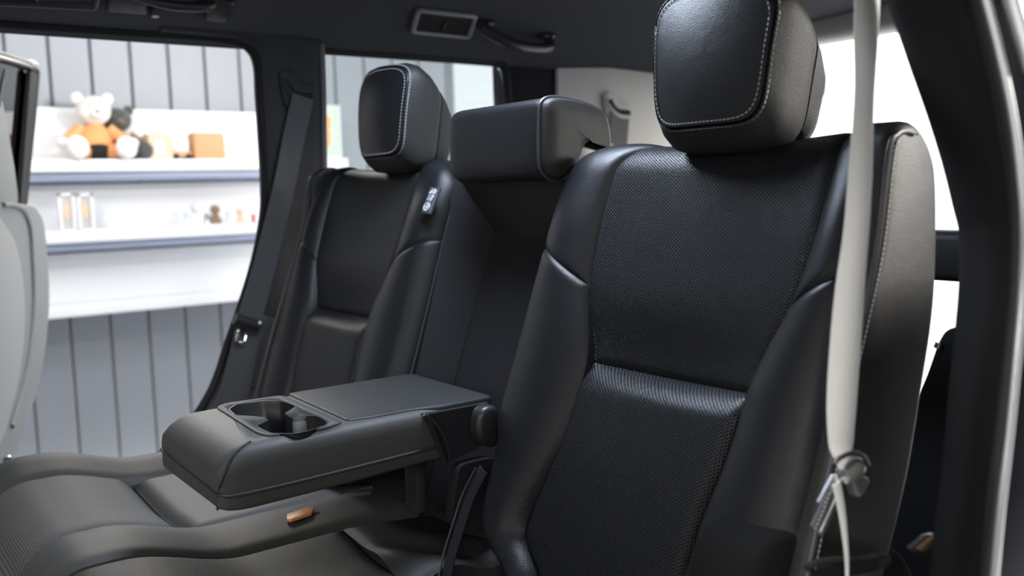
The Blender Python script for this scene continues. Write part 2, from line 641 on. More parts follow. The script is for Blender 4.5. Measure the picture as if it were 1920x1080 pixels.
carton(277, 322, 252, 'pale peach carton with a white patch beside the brown bear', M['carton_pale'], M['white'])
carton(364, 420, 250, 'orange carton at the right end of the row beside the bears', M['carton'], None)
c_ = ony(343, 288, SH + 0.04)
t = thing('toy_truck', 'small white toy truck with an orange bed between the two cartons', 'toy truck', (c_.x, c_.y + 0.04, z_ledge1))
box('cab', (c_.x - 0.002, c_.y + 0.04, z_ledge1 + 0.066), (0.072, 0.06, 0.062), M['white'], t, 0.010, 3)
box('truck_bed', (c_.x, c_.y + 0.04, z_ledge1 + 0.026), (0.088, 0.062, 0.022), M['carton'], t, 0.003)
for sx in (-1, 1):
    bm = bmesh.new()
    bmesh.ops.create_cone(bm, cap_ends=True, segments=18, radius1=0.014, radius2=0.014, depth=0.07, matrix=Matrix.Translation((c_.x + sx * 0.028, c_.y + 0.04, z_ledge1 + 0.015)) @ Matrix.Rotation(math.pi / 2, 4, 'X'))
    bm_obj('wheel', bm, M['rubber'], t)

for i, (pa, pb, lab) in enumerate(((108, 140, 'left one of two white framed pictures on the second shelf'), (144, 175, 'right one of two white framed pictures on the second shelf'))):
    a, b = ony(pa, 363, SH + 0.03), ony(pb, 363, SH + 0.03)
    h = a.z - z_ledge2
    t = thing('picture_frame', lab, 'picture frame', ((a.x + b.x) / 2, SH + 0.05, z_ledge2))
    cx, w = (a.x + b.x) / 2, b.x - a.x
    box('backing', (cx, SH + 0.052, z_ledge2 + h / 2), (w * 0.9, 0.006, h * 0.9), M['plastic_grey'], t, 0.001)
    for sx in (-1, 1): box('frame_side', (cx + sx * (w / 2 - 0.007), SH + 0.046, z_ledge2 + h / 2 + 0.001), (0.014, 0.016, h), M['white'], t, 0.002)
    for q in (0.007, h - 0.007): box('frame_side', (cx, SH + 0.046, z_ledge2 + q + 0.001), (w, 0.016, 0.014), M['white'], t, 0.002)
    box('print', (cx, SH + 0.047, z_ledge2 + h * 0.55), (w * 0.45, 0.003, h * 0.35), M['carton_pale'], t, 0.0005)

FIG = [(352, 395, 'white', 'white ceramic figurine standing at the left of the row on the second shelf'),
       (369, 380, 'white', 'tall white ceramic bird figurine on the second shelf'),
       (390, 399, 'satin', 'small silver animal figurine on the second shelf'),
       (404, 384, 'fur_brown', 'thin brown figurine between the silver one and the peach one'),
       (430, 393, 'white', 'round white figurine with a big head on the second shelf'),
       (451, 390, 'carton_pale', 'peach figurine on the second shelf'),
       (476, 401, 'red', 'little red figurine at the right end of the second shelf')]
for px, top, mt, lab in FIG:
    a = ony(px, top, SH + 0.04)
    h = a.z - z_ledge2
    t = thing('figurine', lab, 'figurine', (a.x, SH + 0.05, z_ledge2), 'figurines on the second white shelf')
    rings = []
    for z, r in ((0.0, 0.34), (0.05, 0.40), (0.25, 0.36), (0.45, 0.26), (0.58, 0.17), (0.62, 0.12)):
        rings.append([(a.x + r * h * 0.75 * math.cos(q), SH + 0.05 + r * h * 0.6 * math.sin(q), z_ledge2 + 0.001 + z * h) for q in [2 * math.pi * i / 16 for i in range(16)]])
    loft('body', rings, M[mt], t)
    hd = blob('head', [((a.x, SH + 0.05, z_ledge2 + 0.78 * h), (0.24 * h, 0.22 * h, 0.22 * h))], M[mt], t)

# pale green print standing on the first shelf, seen past the pillar
M['mint'] = plain('pale_green_paper', (0.62, 0.74, 0.60), 0.7)
PYY = SH + 0.06
a, b = ony(596, 196, PYY), ony(640, 290, PYY)
cx, w, h = (a.x + b.x) / 2, b.x - a.x, a.z - z_ledge1 - 0.001
cz = z_ledge1 + 0.001 + h / 2
t = thing('poster', 'pale green print with an orange figure, seen just right of the far pillar', 'poster', (cx, PYY, z_ledge1))
box('sheet', (cx, PYY + 0.012, cz), (w, 0.02, h), M['mint'], t, 0.003)
box('border', (cx + w * 0.45, PYY - 0.001, cz), (w * 0.10, 0.01, h), M['white'], t, 0.002)
box('border', (cx, PYY - 0.001, cz - h * 0.47), (w * 0.8, 0.01, h * 0.06), M['white'], t, 0.002)
blob('printed_figure', [((cx - w * 0.10, PYY, cz + h * 0.18), (w * 0.2, 0.004, h * 0.14)), ((cx - w * 0.12, PYY, cz - h * 0.08), (w * 0.16, 0.004, h * 0.2))], M['carton'], t)

# ------------------------------------------------------------------ the car body: roof, floor, far wall
M['carpet_floor'] = M['carpet']
struct(box('floor_1', (0.9, -0.02, 0.02), (2.9, 1.52, 0.04), M['carpet_floor'], None, 0.01))


def roof_profile(x):
    """cross-section of the roof lining from the far rail to the near rail: (y, z)"""
    d = 0.018 * sstep(1.2, 2.4, x) + 0.02 * sstep(0.2, -1.2, x)
    p = [(0.795, 1.235), (0.775, 1.246), (0.745, 1.262), (0.66, 1.316), (0.585, 1.357), (0.50, 1.378), (0.3, 1.39), (0.0, 1.395)]
    p = [(y, z - d) for y, z in p]
    return p + [(-y, z) for y, z in reversed(p[:-1])]


struct(box('trim_10', (0.4, -0.82, 1.235), (2.4, 0.06, 0.07), M['paint'], None, 0.015, 3))  # unseen near roof rail, added to keep light off the upper belt
xs = [-1.3 + i * 0.1 for i in range(38)]
rings = []
for x in xs:
    inner = [(x, y, z) for y, z in roof_profile(x)]
    outer = [(x, y * 1.05, z + 0.05) for y, z in reversed(roof_profile(x))]
    rings.append(inner + outer)
struct(loft('ceiling', rings, M['headliner'], None, True, True, auto=50))

# dark rubber seal along the top of the far door opening
seal = [ony(-200, 30, 0.77), ony(0, 44, 0.77), ony(200, 58, 0.77), ony(380, 70, 0.77), ony(440, 78, 0.77), ony(470, 92, 0.77), ony(484, 118, 0.77), ony(488, 170, 0.77), ony(494, 260, 0.77), ony(499, 340, 0.77), ony(494, 420, 0.77), ony(470, 520, 0.77), ony(430, 640, 0.77), ony(396, 735, 0.77), ony(330, 830, 0.77), ony(250, 885, 0.77)]
struct(tube('trim_1', seal, 0.010, M['rubber'], None, 10))
# rail between the opening's seal and the roof lining, and the far C pillar with its corner fillet


def strip(name, A, B, out, mat, bulge=0.01, parent=None, nu=8):
    """solid band between two edge curves A and B (same length lists), thickness vector out, slightly domed towards -out"""
    out = Vector(out)
    rings = []
    for a, b in zip(A, B):
        a, b = Vector(a), Vector(b)
        r = []
        for k in range(nu + 1):
            u = k / nu
            r.append(a.lerp(b, u) - out.normalized() * bulge * (1 - abs(2 * u - 1) ** 4))
        r += [b + out, a + out]
        rings.append(r)
    return loft(name, rings, mat, parent, True, True, auto=50)


PY = 0.755
Lp = smooth_path([ony(x, y, PY) for x, y in ((300, 60), (400, 68), (447, 74), (478, 92), (490, 120), (493, 170), (499, 260), (503, 340), (501, 410), (478, 520), (438, 640), (404, 735), (350, 830))], 4)
Rp = smooth_path([ony(x, y, PY) for x, y in ((300, 30), (420, 40), (520, 50), (605, 70), (608, 95), (608, 170), (609, 260), (610, 350), (612, 430), (590, 520), (560, 640), (530, 735), (480, 860))], 4)
M['pillar_far'] = plain('dark_pillar_plastic', (0.024, 0.0245, 0.027), 0.6, bump=(1400, 0.35, 0.0005), spec=0.3)
struct(strip('wall_far', Lp, Rp, (0, 0.05, 0), M['pillar_far'], 0.012))
# raised edge of the pillar trim towards the rear window
struct(tube('trim_2', [ony(x, y, 0.752) for x, y in ((603, 84), (606, 170), (607, 260), (609, 350))], 0.007, plain('lit_edge_plastic', (0.10, 0.10, 0.105), 0.5), None, 10))  # lighter colour paints the window light along this edge

# far rear quarter window: pane, dark surround, and the grey rear pillar trim behind it
QY = 0.80
qw = [ony(x, y, QY) for x, y in ((596, 96), (760, 107), (918, 118), (938, 128), (945, 160), (952, 260), (958, 340), (600, 360))]
win = struct(plate('window_1', rounded(qw, 0.02), (0, 1, 0), 0.004, M['glass'], None, 0))
fr_pts = rounded([ony(x, y, QY - 0.015) for x, y in ((590, 90), (760, 103), (925, 114), (947, 124), (951, 160), (958, 260), (964, 345), (590, 366))], 0.025)
tube('window_frame', fr_pts, 0.012, M['rubber'], win, 8, True, sub=1)
# bodywork below the quarter window, and behind it the dark pillar and pale rear side trim
struct(box('wall_far_1', (1.75, 0.80, 0.66), (1.75, 0.05, 0.52), M['plastic_matt'], None, 0.01))
struct(strip('wall_far_2', [ony(948, 110, 0.79), ony(950, 180, 0.79), ony(958, 300, 0.79), ony(962, 400, 0.79)], [ony(1052, 118, 0.79), ony(1052, 180, 0.79), ony(1052, 300, 0.79), ony(1052, 400, 0.79)], (0, 0.06, 0), M['cloth'], 0.006))
rear_trim = struct(strip('wall_far_3', smooth_path([ony(1046, 128, 0.775), ony(1046, 200, 0.775), ony(1046, 300, 0.775), ony(1046, 420, 0.775)], 4), smooth_path([ony(1330, 132, 0.79), ony(1330, 200, 0.79), ony(1330, 300, 0.79), ony(1330, 420, 0.79)], 4), (0, 0.05, 0), M['plastic_grey'], 0.02))
struct(box('trim_3', (2.33, 0.66, 1.05), (0.08, 0.26, 0.5), M['plastic_grey'], None, 0.03, 4))
struct(box('trim_4', (2.33, 0.0, 1.348), (0.10, 1.5, 0.085), M['plastic_grey'], None, 0.025, 4))
struct(box('trim_5', (2.36, -0.66, 0.85), (0.08, 0.2, 1.0), M['plastic'], None, 0.02, 4))

# ------------------------------------------------------------------ rear seats
PHI = math.radians(20)
U = Vector((math.sin(PHI), 0, math.cos(PHI)))       # up along the backrest
N = Vector((-math.cos(PHI), 0, math.sin(PHI)))      # out of the backrest, towards the sitter
P0 = Vector((0.83, 0, 0.97))
T1, RR = -0.036, 0.050


def seat_pt(side, w, t, d):
    """w: from the inboard edge outwards, t: along the backrest (0 = top), d: out of the backrest"""
    y = -0.19 - w if side < 0 else 0.10 + w
    if t <= T1:
        p = P0 + U * t + N * d
    else:
        a = (t - T1) / RR
        p = P0 + U * T1 - N * RR + (N * math.cos(a) + U * math.sin(a)) * (RR + d)
    return Vector((p.x, y, p.z))


TT, TB = 0.040, -0.585          # top (over the roll) and bottom of the cushion face
inL = soft([-0.60, -0.544, -0.51, -0.484, -0.447, -0.397, -0.355, -0.278, -0.22, -0.181, -0.105, -0.032, 0.0, 0.04],
           [0.175, 0.142, 0.105, 0.102, 0.112, 0.127, 0.134, 0.137, 0.119, 0.107, 0.100, 0.103, 0.116, 0.145])
inR = soft([-0.60, -0.463, -0.418, -0.36, -0.315, -0.276, -0.23, -0.195, -0.155, -0.105, -0.061, 0.0, 0.04],
           [0.345, 0.360, 0.364, 0.375, 0.381, 0.384, 0.397, 0.410, 0.419, 0.425, 0.427, 0.427, 0.42])
edgeI = soft([-0.60, -0.565, -0.544, -0.531, -0.502, -0.41, -0.376, -0.273, -0.132, -0.06, -0.02, 0.0, 0.03],
             [0.16, 0.10, 0.068, 0.040, 0.010, 0.000, -0.012, -0.010, -0.004, 0.000, 0.010, 0.022, 0.06])
edgeO = soft([-0.60, -0.5, -0.3, -0.15, -0.05, 0.0, 0.03], [0.478, 0.486, 0.49, 0.488, 0.484, 0.478, 0.465])


def base_ins(w, t):
    """the perforated centre: the upper pad curls in to the cross seam, the lower pad swells out of it"""
    l, r = inL(t), inR(t)
    u = max(0.0, min(1.0, (w - l) / (r - l)))
    if t > -0.277:
        d = (-0.010 - 0.012 * math.sin(math.pi * u) ** 0.3) * (1 - sstep(-0.277, -0.165, t)) ** 1.3
    else:
        q = min(1.0, (-t - 0.277) / 0.040)
        d = -0.010 - 0.012 * math.sin(math.pi * u) ** 0.3 + (0.011 + 0.024 * math.sin(math.pi * u) ** 0.4) * math.sin(q * math.pi / 2) - 0.008 * sstep(0.38, 0.58, -t)
    return d - 0.006 * math.sin(math.pi * u)


def base_d(w, t):
    """the bolsters stand proud and roll off at the edges of the backrest"""
    l, r = inL(t), inR(t)
    e0, e1 = edgeI(t), edgeO(t)
    fade = sstep(0.03, -0.12, t) * 0.7 + 0.3
    d = 0.0
    if w < l: d += 0.018 * fade * math.sin(math.pi * max(0, min(1, (w - e0) / max(l - e0, 0.02)))) ** 0.8
    if w > r: d += 0.018 * fade * math.sin(math.pi * max(0, min(1, (e1 - w) / max(e1 - r, 0.02)))) ** 0.8
    for q in (w - e0, e1 - w):
        if q < 0.026:
            z = 1 - max(0.0, q) / 0.026
            d -= 0.026 * (1 - math.sqrt(max(0.0, 1 - z * z)))
    return d


def pad(name, side, L, Rt, tb, tt, nu, nv, mat, parent, g=0.006, r=0.007, uv=False, open_edges=(), bd=base_d, pt=seat_pt, skirt=0.018):
    """an upholstered panel between edge curves L(t), Rt(t) and bottom / top curves tb(u), tt(u); edges tuck into the seams"""
    def sp(n):
        q = np.linspace(0, 1, n)
        return list(0.5 - 0.5 * np.cos(q * math.pi) * (0.55 + 0.45 * np.abs(np.cos(q * math.pi))))
    us, vs = sp(nu), sp(nv)
    V, UV = [], []
    for v in vs:
        for u in us:
            t = lerp(tb(u), tt(u), v)
            l, rr = L(t), Rt(t)
            w = lerp(l, rr, u)
            wd, ht = rr - l, tt(u) - tb(u)
            d = bd(w, t)
            es = {'l': u * wd, 'r': (1 - u) * wd, 'b': v * ht, 't': (1 - v) * ht}
            e = min([x for k, x in es.items() if k not in open_edges] or [1])
            d -= g * math.exp(-(e / r) ** 1.3)
            V.append(pt(side, w, t, d))
            UV.append((w, t))
    Fc = []
    for j in range(nv - 1):
        for i in range(nu - 1):
            a = j * nu + i
            Fc.append((a, a + 1, a + 1 + nu, a + nu))
    # turn the border down into the seat so that the pad has a thickness
    border = list(range(nu)) + [j * nu + nu - 1 for j in range(1, nv)] + [(nv - 1) * nu + i for i in range(nu - 2, -1, -1)] + [j * nu for j in range(nv - 2, 0, -1)]
    off = len(V)
    for b in border:
        j, i = divmod(b, nu)
        u, v = us[i], vs[j]
        t = lerp(tb(u), tt(u), v)
        w = lerp(L(t), Rt(t), u)
        V.append(pt(side, w, t, bd(w, t) - g - skirt))
        UV.append((w, t))
    nb = len(border)
    for k in range(nb):
        Fc.append((border[k], border[(k + 1) % nb], off + (k + 1) % nb, off + k))
    return mesh(name, V, Fc, mat, parent, True, 60, UV)


def rim_path(side, fn_w, t0, t1, n=24, dd=0.0):
    out = []
    for i in range(n + 1):
        t = lerp(t0, t1, i / n)
        w = fn_w(t)
        out.append(seat_pt(side, w, t, base_d(w, t) + dd))
    return out


def superring(c, hw, zlo, zhi, n=56, e=4.5, taper=0.0, drop=0.006):
    """a rounded-rectangle ring in the local (w, z) plane"""
    out = []
    zc, hz = (zlo + zhi) / 2, (zhi - zlo) / 2
    for k in range(n):
        a = 2 * math.pi * k / n
        ca, sa = math.cos(a), math.sin(a)
        x = abs(ca) ** (2 / e) * (1 if ca >= 0 else -1)
        z = abs(sa) ** (2 / e) * (1 if sa >= 0 else -1)
        sc = 1 - taper * (0.5 - 0.5 * z) ** 1.5
        out.append((c + x * hw * sc, zc + z * hz - (drop + 2.4 * drop * max(0.0, x)) * (x * x) * (1 if z > 0 else 0) * max(0, z)))
    return out


def headrest(side, yc, parent, backcover):
    """front pad with a double row of stitches, wrap-round side cover and a separate rear cover; axis x = backwards"""
    t = -1 if side < 0 else 1
    X0 = 0.800
    zb, ztop = 0.968, 1.145

    def tiltx(z): return (z - 1.05) * 0.10

    def R3(x, s, zlo, zhi, e=4.6, tp=0.15):
        return [Vector((X0 + x + tiltx(z), yc + t * w, z)) for w, z in superring(0, 0.092 * s, zlo, zhi, 72, e + 1.4, tp)]

    def FR(s):   # inset ring on the front face
        m = (0.980 + ztop) / 2
        pts = []
        for w, z in superring(0, 0.088 * s, m - (m - 0.983) * s, m + (1.136 - m) * s, 72, 6.0 - 2.5 * (1 - s), 0.15, 0.006 * s):
            bow = -0.014 * (1 - (w / 0.088) ** 2) - 0.006 * (1 - ((z - m) / 0.075) ** 2)
            pts.append(Vector((X0 + 0.004 + bow + tiltx(z), yc + t * w, z)))
        return pts
    rings = [FR(s) for s in (0.03, 0.25, 0.5, 0.7, 0.84, 0.92, 0.965, 0.985)]
    rings.append([p + Vector((0.006, 0, 0)) for p in FR(1.0)])
    rings.append([p + Vector((0.016, 0, 0)) for p in FR(1.0)])
    front = loft('front_pad', rings, M['leather'], parent, True, True, auto=60)
    s1 = [p + Vector((-0.0012, 0, 0)) for p in FR(0.945)]
    stitches('stitching', s1, M['thread'], parent, closed=True, sub=2)
    # side cover
    rings = []
    fr1 = FR(1.0)
    rings.append([p + Vector((0.010, 0, 0)) for p in fr1])
    rings.append([p + Vector((0.001, 0, 0)) + (p - Vector((p.x, yc, 1.06))) * 0.02 for p in fr1])
    for x, s, zl, zh, e in ((0.012, 1.03, 0.966, 1.142, 4.8), (0.026, 1.05, 0.956, 1.139, 5), (0.045, 1.06, 0.953, 1.125, 5), (0.058, 1.05, 0.954, 1.110, 4.8), (0.064, 1.02, 0.958, 1.103, 4.6), (0.067, 0.97, 0.968, 1.095, 4.4)):
        rings.append(R3(x, s, zl, zh, e))
    side_o = loft('side_cover', rings, M['leather_side'], parent, True, True, auto=60)
    s2 = [p + Vector((-0.0010, 0, 0)) + (p - Vector((p.x, yc, 1.06))) * 0.035 for p in fr1]
    stitches('stitching', [p + Vector((0.0045, 0, 0)) for p in s2], M['thread'], parent, closed=True, sub=2, ln=0.004, r=0.0008)
    rings = []
    for x, s, zl, zh, e in ((0.066, 0.96, 0.972, 1.092, 4.4), (0.068, 1.01, 0.961, 1.100, 4.6), (0.078, 1.0, 0.954, 1.088, 4.4), (0.092, 0.96, 0.957, 1.065, 4), (0.100, 0.90, 0.976, 1.045, 3.6), (0.104, 0.75, 0.985, 1.025, 3)):
        rings.append(R3(x, s, zl, zh, e))
    loft('rear_cover', rings, M['leather_side'], parent, True, True, auto=60)
    for sx in (-1, 1):
        tube('post', [(X0 + 0.06, yc + sx * 0.05, 0.94), (X0 + 0.06, yc + sx * 0.05, 0.985)], 0.006, M['plastic'], parent, 10, sub=1)


def rear_seat(side, label, hy):
    t = thing('rear_seat', label, 'car seat', (0.80, -0.19 - 0.245 if side < 0 else 0.345, 0.45), 'rear seats of the second row')
    # shell behind the cushions: a rounded slab with its own side faces
    rings = []
    n = 28
    prof = []
    for i in range(n + 1):
        prof.append(TB + (TT - 0.004 - TB) * i / n)
    sec = []
    for tt_ in prof:
        e0, e1 = edgeI(tt_), edgeO(tt_)
        th = 0.105 - 0.035 * sstep(-0.3, -0.58, tt_)
        row = []
        for w, d in ((e0 + 0.012, -0.060), (e0 + 0.003, -0.050), (e0 + 0.004, -th + 0.02), (e0 + 0.02, -th), (e1 - 0.02, -th), (e1 + 0.001, -th + 0.02), (e1 + 0.004, -0.05), (e1 + 0.002, -0.030), (e1 - 0.006, -0.026), (e1 - 0.03, -0.060)):
            row.append((w, tt_, d))
        sec.append(row)
    R_ = []
    for row in sec:
        rr = []
        for w, tt_, d in row:
            # rear surface keeps clear of the roll at the top
            if tt_ > T1:
                a = (tt_ - T1) / RR
                w = 0.245 + (w - 0.245) * (1 - 0.12 * sstep(0.0, 1.4, a))
                d = max(d, -RR + 0.006)
            rr.append(seat_pt(side, w, tt_, d))
        R_.append(rr)
    shell = loft('backrest_shell', R_, M['leather_side'], t, True, True, auto=50)
    # outboard side panel (the broad plain face seen beyond the belt) with its own rounded top
    yo = -0.19 - 0.494 if side < 0 else 0.10 + 0.494
    sg = -1 if side < 0 else 1
    outline = [(0.800, 0.945), (0.812, 0.965), (0.832, 0.974), (0.856, 0.968), (0.880, 0.944), (0.890, 0.908), (0.892, 0.83), (0.887, 0.777), (0.873, 0.72), (0.845, 0.62), (0.80, 0.52), (0.76, 0.47), (0.66, 0.46), (0.665, 0.52), (0.706, 0.63), (0.748, 0.745), (0.785, 0.85)]
    op = smooth_path([(x, yo - sg * 0.03, z) for x, z in outline], 4, True)
    plate('side_panel', op, (0, sg, 0), 0.036, M['side_vinyl'], t, 0.012, 4)
    pp = [Vector((x + 0.006, yo + sg * 0.0062, z)) for x, z in [(0.838, 0.961), (0.826, 0.963), (0.812, 0.960), (0.798, 0.943), (0.780, 0.85), (0.742, 0.745), (0.700, 0.63), (0.662, 0.52)]]
    tube('piping', [p + Vector((-0.006, 0, 0)) for p in pp], 0.0028, M['piping'], t, 8)
    stitches('stitching', [p + Vector((0.004, sg * 0.0004, 0)) for p in pp], M['thread'], t, gap=0.005, ln=0.0035)
    LM, SM = M['leather'], M['leather_perf']
    cut_in = lambda u: lerp(-0.132, -0.184, u)
    cut_out = lambda u: lerp(-0.188, -0.140, u)
    TTf = lambda u: TT
    TBf = lambda u: TB
    pad('bolster', side, edgeI, inL, cut_in, TTf, 30, 44, LM, t, open_edges=('l', 't'), g=0.0045, r=0.0045, skirt=0.03)
    pad('bolster', side, edgeI, inL, TBf, cut_in, 30, 70, LM, t, open_edges=('l', 'b'), g=0.0045, r=0.0045, skirt=0.03)
    pad('perforated_insert', side, inL, inR, lambda u: -0.2765, TTf, 56, 64, SM, t, open_edges=('t',), g=0.004, r=0.005, bd=base_ins)
    pad('perforated_insert', side, inL, inR, TBf, lambda u: -0.2775, 56, 64, SM, t, open_edges=('b',), g=0.004, r=0.005, bd=base_ins)
    pad('bolster', side, inR, edgeO, cut_out, lambda u: lerp(TT, -0.012, sstep(0.0, 0.8, u)), 26, 40, LM, t, open_edges=('r', 't'), g=0.0045, r=0.0045, skirt=0.03)
    pad('bolster', side, inR, edgeO, TBf, cut_out, 26, 70, LM, t, open_edges=('r', 'b'), g=0.0045, r=0.0045, skirt=0.03)
    tube('piping', rim_path(side, lambda q: edgeI(q) + 0.002, -0.56, 0.005, 40, -0.006), 0.0022, M['piping'], t, 8, sub=1)
    # headrest: a part with its covers below it
    h = bpy.data.objects.new('headrest', None)
    h.empty_display_size = 0.03
    COL.objects.link(h)
    h.parent = t
    headrest(side, hy, h, None)
    return t


near = rear_seat(-1, 'near black leather rear seat with perforated insert, behind the pale hanging belt', -0.472)
far = rear_seat(1, 'black leather rear seat on the far side, beside the open door', 0.279)


# cushions: height field in (x, y)
def cushion_pad(name, parent, x0, x1, y0, y1, H, nu, nv, mat, g=0.007, r=0.008, open_edges=(), depth=0.08):
    """x0 / x1 are functions of the cross position v, y0 / y1 of the lengthwise position u"""
    V, UV = [], []
    sp = lambda n: [0.5 - 0.5 * math.cos(math.pi * i / (n - 1)) for i in range(n)]
    us, vs = sp(nu), sp(nv)
    for v in vs:
        for u in us:
            xa, xb = x0(v), x1(v)
            x = lerp(xa, xb, u)
            ya, yb = y0(x), y1(x)
            y = lerp(ya, yb, v)
            es = {'f': (x - xa), 'b': xb - x, 'n': y - ya, 'o': yb - y}
            e = min([q for k_, q in es.items() if k_ not in open_edges] or [1])
            V.append(Vector((x, y, H(x, y) - g * math.exp(-(e / r) ** 1.3))))
            UV.append((x, y))
    Fc = []
    for j in range(nv - 1):
        for i in range(nu - 1):
            a = j * nu + i
            Fc.append((a, a + 1, a + 1 + nu, a + nu))
    border = list(range(nu)) + [j * nu + nu - 1 for j in range(1, nv)] + [(nv - 1) * nu + i for i in range(nu - 2, -1, -1)] + [j * nu for j in range(nv - 2, 0, -1)]
    off = len(V)
    for b in border:
        V.append(Vector((V[b].x, V[b].y, min(V[b].z - 0.02, 0.44 - depth))))
        UV.append(UV[b])
    nb = len(border)
    for k_ in range(nb):
        Fc.append((border[k_], border[(k_ + 1) % nb], off + (k_ + 1) % nb, off + k_))
    Fc.append(tuple(off + q for q in range(nb)))
    return mesh(name, V, Fc, mat, parent, True, 60, UV)


XF = 0.155


def cush_h(x, y, lo=0.44):
    h = lo + 0.036 * sstep(0.42, 0.26, x)
    q = x - XF
    if q < 0.075:
        z = 1 - max(0.0, q) / 0.075
        h -= 0.075 * (1 - math.sqrt(max(0.0, 1 - z * z)))
    return h


def far_h(x, y):
    h = cush_h(x, y)
    h += 0.018 * math.exp(-((y - 0.545) / 0.045) ** 2)          # outer bolster
    h += 0.006 * math.exp(-((y - 0.10) / 0.05) ** 2)
    h -= 0.008 * math.exp(-((y - 0.32) / 0.12) ** 2)
    h -= 0.012 * math.exp(-((x - 0.388) / 0.016) ** 2) * (1 if 0.16 < y < 0.48 else 0)
    for q in (0.635 - y,):
        if q < 0.04:
            z = 1 - max(0.0, q) / 0.04
            h -= 0.05 * (1 - math.sqrt(max(0.0, 1 - z * z)))
    return h


cu = bpy.data.objects.new('cushion', None)
COL.objects.link(cu)
cu.parent = far
yb0 = lambda x: 0.165 + 0.01 * math.sin((x - 0.2) * 6)
yb1 = lambda x: 0.475
cushion_pad('perforated_insert', cu, lambda v: XF, lambda v: 0.386, yb0, yb1, far_h, 40, 40, leather('perforated_leather_lit', (0.14, 0.137, 0.13), 0.55, 0.32, perf=(0.0054, 0.0038, 0.00075)), open_edges=('f',))  # leather colour raised to paint the strong light on the cushion
cushion_pad('insert', cu, lambda v: 0.390, lambda v: 0.70, yb0, yb1, far_h, 40, 40, M['vinyl_lit'])
cushion_pad('bolster', cu, lambda v: XF, lambda v: 0.70, lambda x: 0.478, lambda x: 0.635, far_h, 50, 24, M['vinyl_lit'], open_edges=('f', 'o'))
cushion_pad('bolster', cu, lambda v: XF, lambda v: 0.70, lambda x: 0.032, lambda x: yb0(x) - 0.003, far_h, 50, 24, M['vinyl_lit'], open_edges=('f',))

# near cushion, low below the near backrest


def near_h(x, y):
    h = cush_h(x, y, 0.405) - 0.01
    h += 0.02 * math.exp(-((y + 0.63) / 0.04) ** 2)
    for q in (y + 0.70,):
        if q < 0.05:
            z = 1 - max(0.0, q) / 0.05
            h -= 0.05 * (1 - math.sqrt(max(0.0, 1 - z * z)))
    return h


cu = bpy.data.objects.new('cushion', None)
COL.objects.link(cu)
cu.parent = near
cushion_pad('insert', cu, lambda v: XF, lambda v: 0.66, lambda x: -0.56, lambda x: -0.30, near_h, 30, 24, M['leather'], open_edges=('f',))
cushion_pad('bolster', cu, lambda v: XF, lambda v: 0.68, lambda x: -0.70, lambda x: -0.563, near_h, 30, 16, M['leather_side'], open_edges=('f', 'n'))
cushion_pad('bolster', cu, lambda v: XF, lambda v: 0.66, lambda x: -0.297, lambda x: -0.215, near_h, 30, 16, M['leather_side'], open_edges=('f',))

sb = smooth_path([ony(x, y, -0.60) for x, y in ((1288, 1100), (1300, 1040), (1316, 1000), (1345, 974), (1385, 960), (1425, 957), (1490, 966), (1550, 984), (1590, 1010), (1640, 1100))], 3)
plate('side_bolster', sb, (0, -1, 0), 0.07, M['carpet'], near, 0.02, 5)

# ------------------------------------------------------------------ centre seat with its folded-down armrest
ctr = thing('center_seat', 'narrow black centre seat with a block headrest and the cup-holder armrest folded down', 'car seat', (0.80, -0.05, 0.45))


def c_pt(y, t, d):
    p = P0 + U * t + N * d
    return Vector((p.x, y, p.z))


# recess behind the folded armrest: back panel, two slanted cheeks and the ledge below the headrest
def quad_solid(name, pts, out, mat, parent, n=10, bulge=0.0):
    a, b, c, d = [Vector(p) for p in pts]
    return strip(name, [a.lerp(d, i / n) for i in range(n + 1)], [b.lerp(c, i / n) for i in range(n + 1)], out, mat, bulge, parent)


back = [c_pt(0.045, -0.10, -0.075), c_pt(-0.21, -0.10, -0.075), c_pt(-0.21, -0.58, -0.075), c_pt(0.045, -0.58, -0.075)]
quad_solid('recess_panel', back, -N * 0.03, M['cloth'], ctr)
left = [c_pt(0.104, -0.015, -0.014), c_pt(0.043, -0.060, -0.075), c_pt(0.043, -0.58, -0.072), c_pt(0.100, -0.58, -0.012)]
quad_solid('recess_cheek', left, Vector((0.02, 0.012, 0)), M['cloth'], ctr)
top = [c_pt(0.112, -0.025, -0.02), c_pt(-0.200, -0.025, -0.02), c_pt(-0.200, -0.10, -0.077), c_pt(0.043, -0.10, -0.077)]
quad_solid('recess_ledge', top, Vector((0.02, 0, 0.02)), M['leather_side'], ctr, bulge=0.004)

# block headrest
h = bpy.data.objects.new('headrest', None)
COL.objects.link(h)
h.parent = ctr
YA, YB = -0.200, 0.030
HS = [(0.778, 0.945), (0.776, 0.972), (0.778, 1.015), (0.783, 1.036), (0.806, 1.042), (0.850, 1.037), (0.884, 1.027), (0.897, 1.010), (0.901, 0.975), (0.893, 0.972), (0.873, 0.985), (0.850, 0.978), (0.835, 0.955), (0.818, 0.936), (0.795, 0.930)]
sec = smooth_path([(x, 0, z) for x, z in HS], 4, True)
cen = Vector((0.825, 0, 0.988))
ys = [YA + 0.004, YA + 0.010, YA + 0.02, YA + 0.05, -0.09, YB - 0.05, YB - 0.02, YB - 0.008, YB]
sc = [0.955, 0.985, 1.0, 1.0, 1.0, 1.0, 1.0, 0.985, 0.93]
blk = loft('front_cover', [[Vector((cen.x + (p.x - cen.x) * s, y, cen.z + (p.z - cen.z) * s)) for p in sec] for y, s in zip(ys, sc)], M['leather'], h, True, True, auto=60)
ys = [YA + 0.012, YA + 0.004, YA - 0.004, YA - 0.008, YA - 0.010]
sc = [0.96, 0.975, 0.955, 0.88, 0.5]
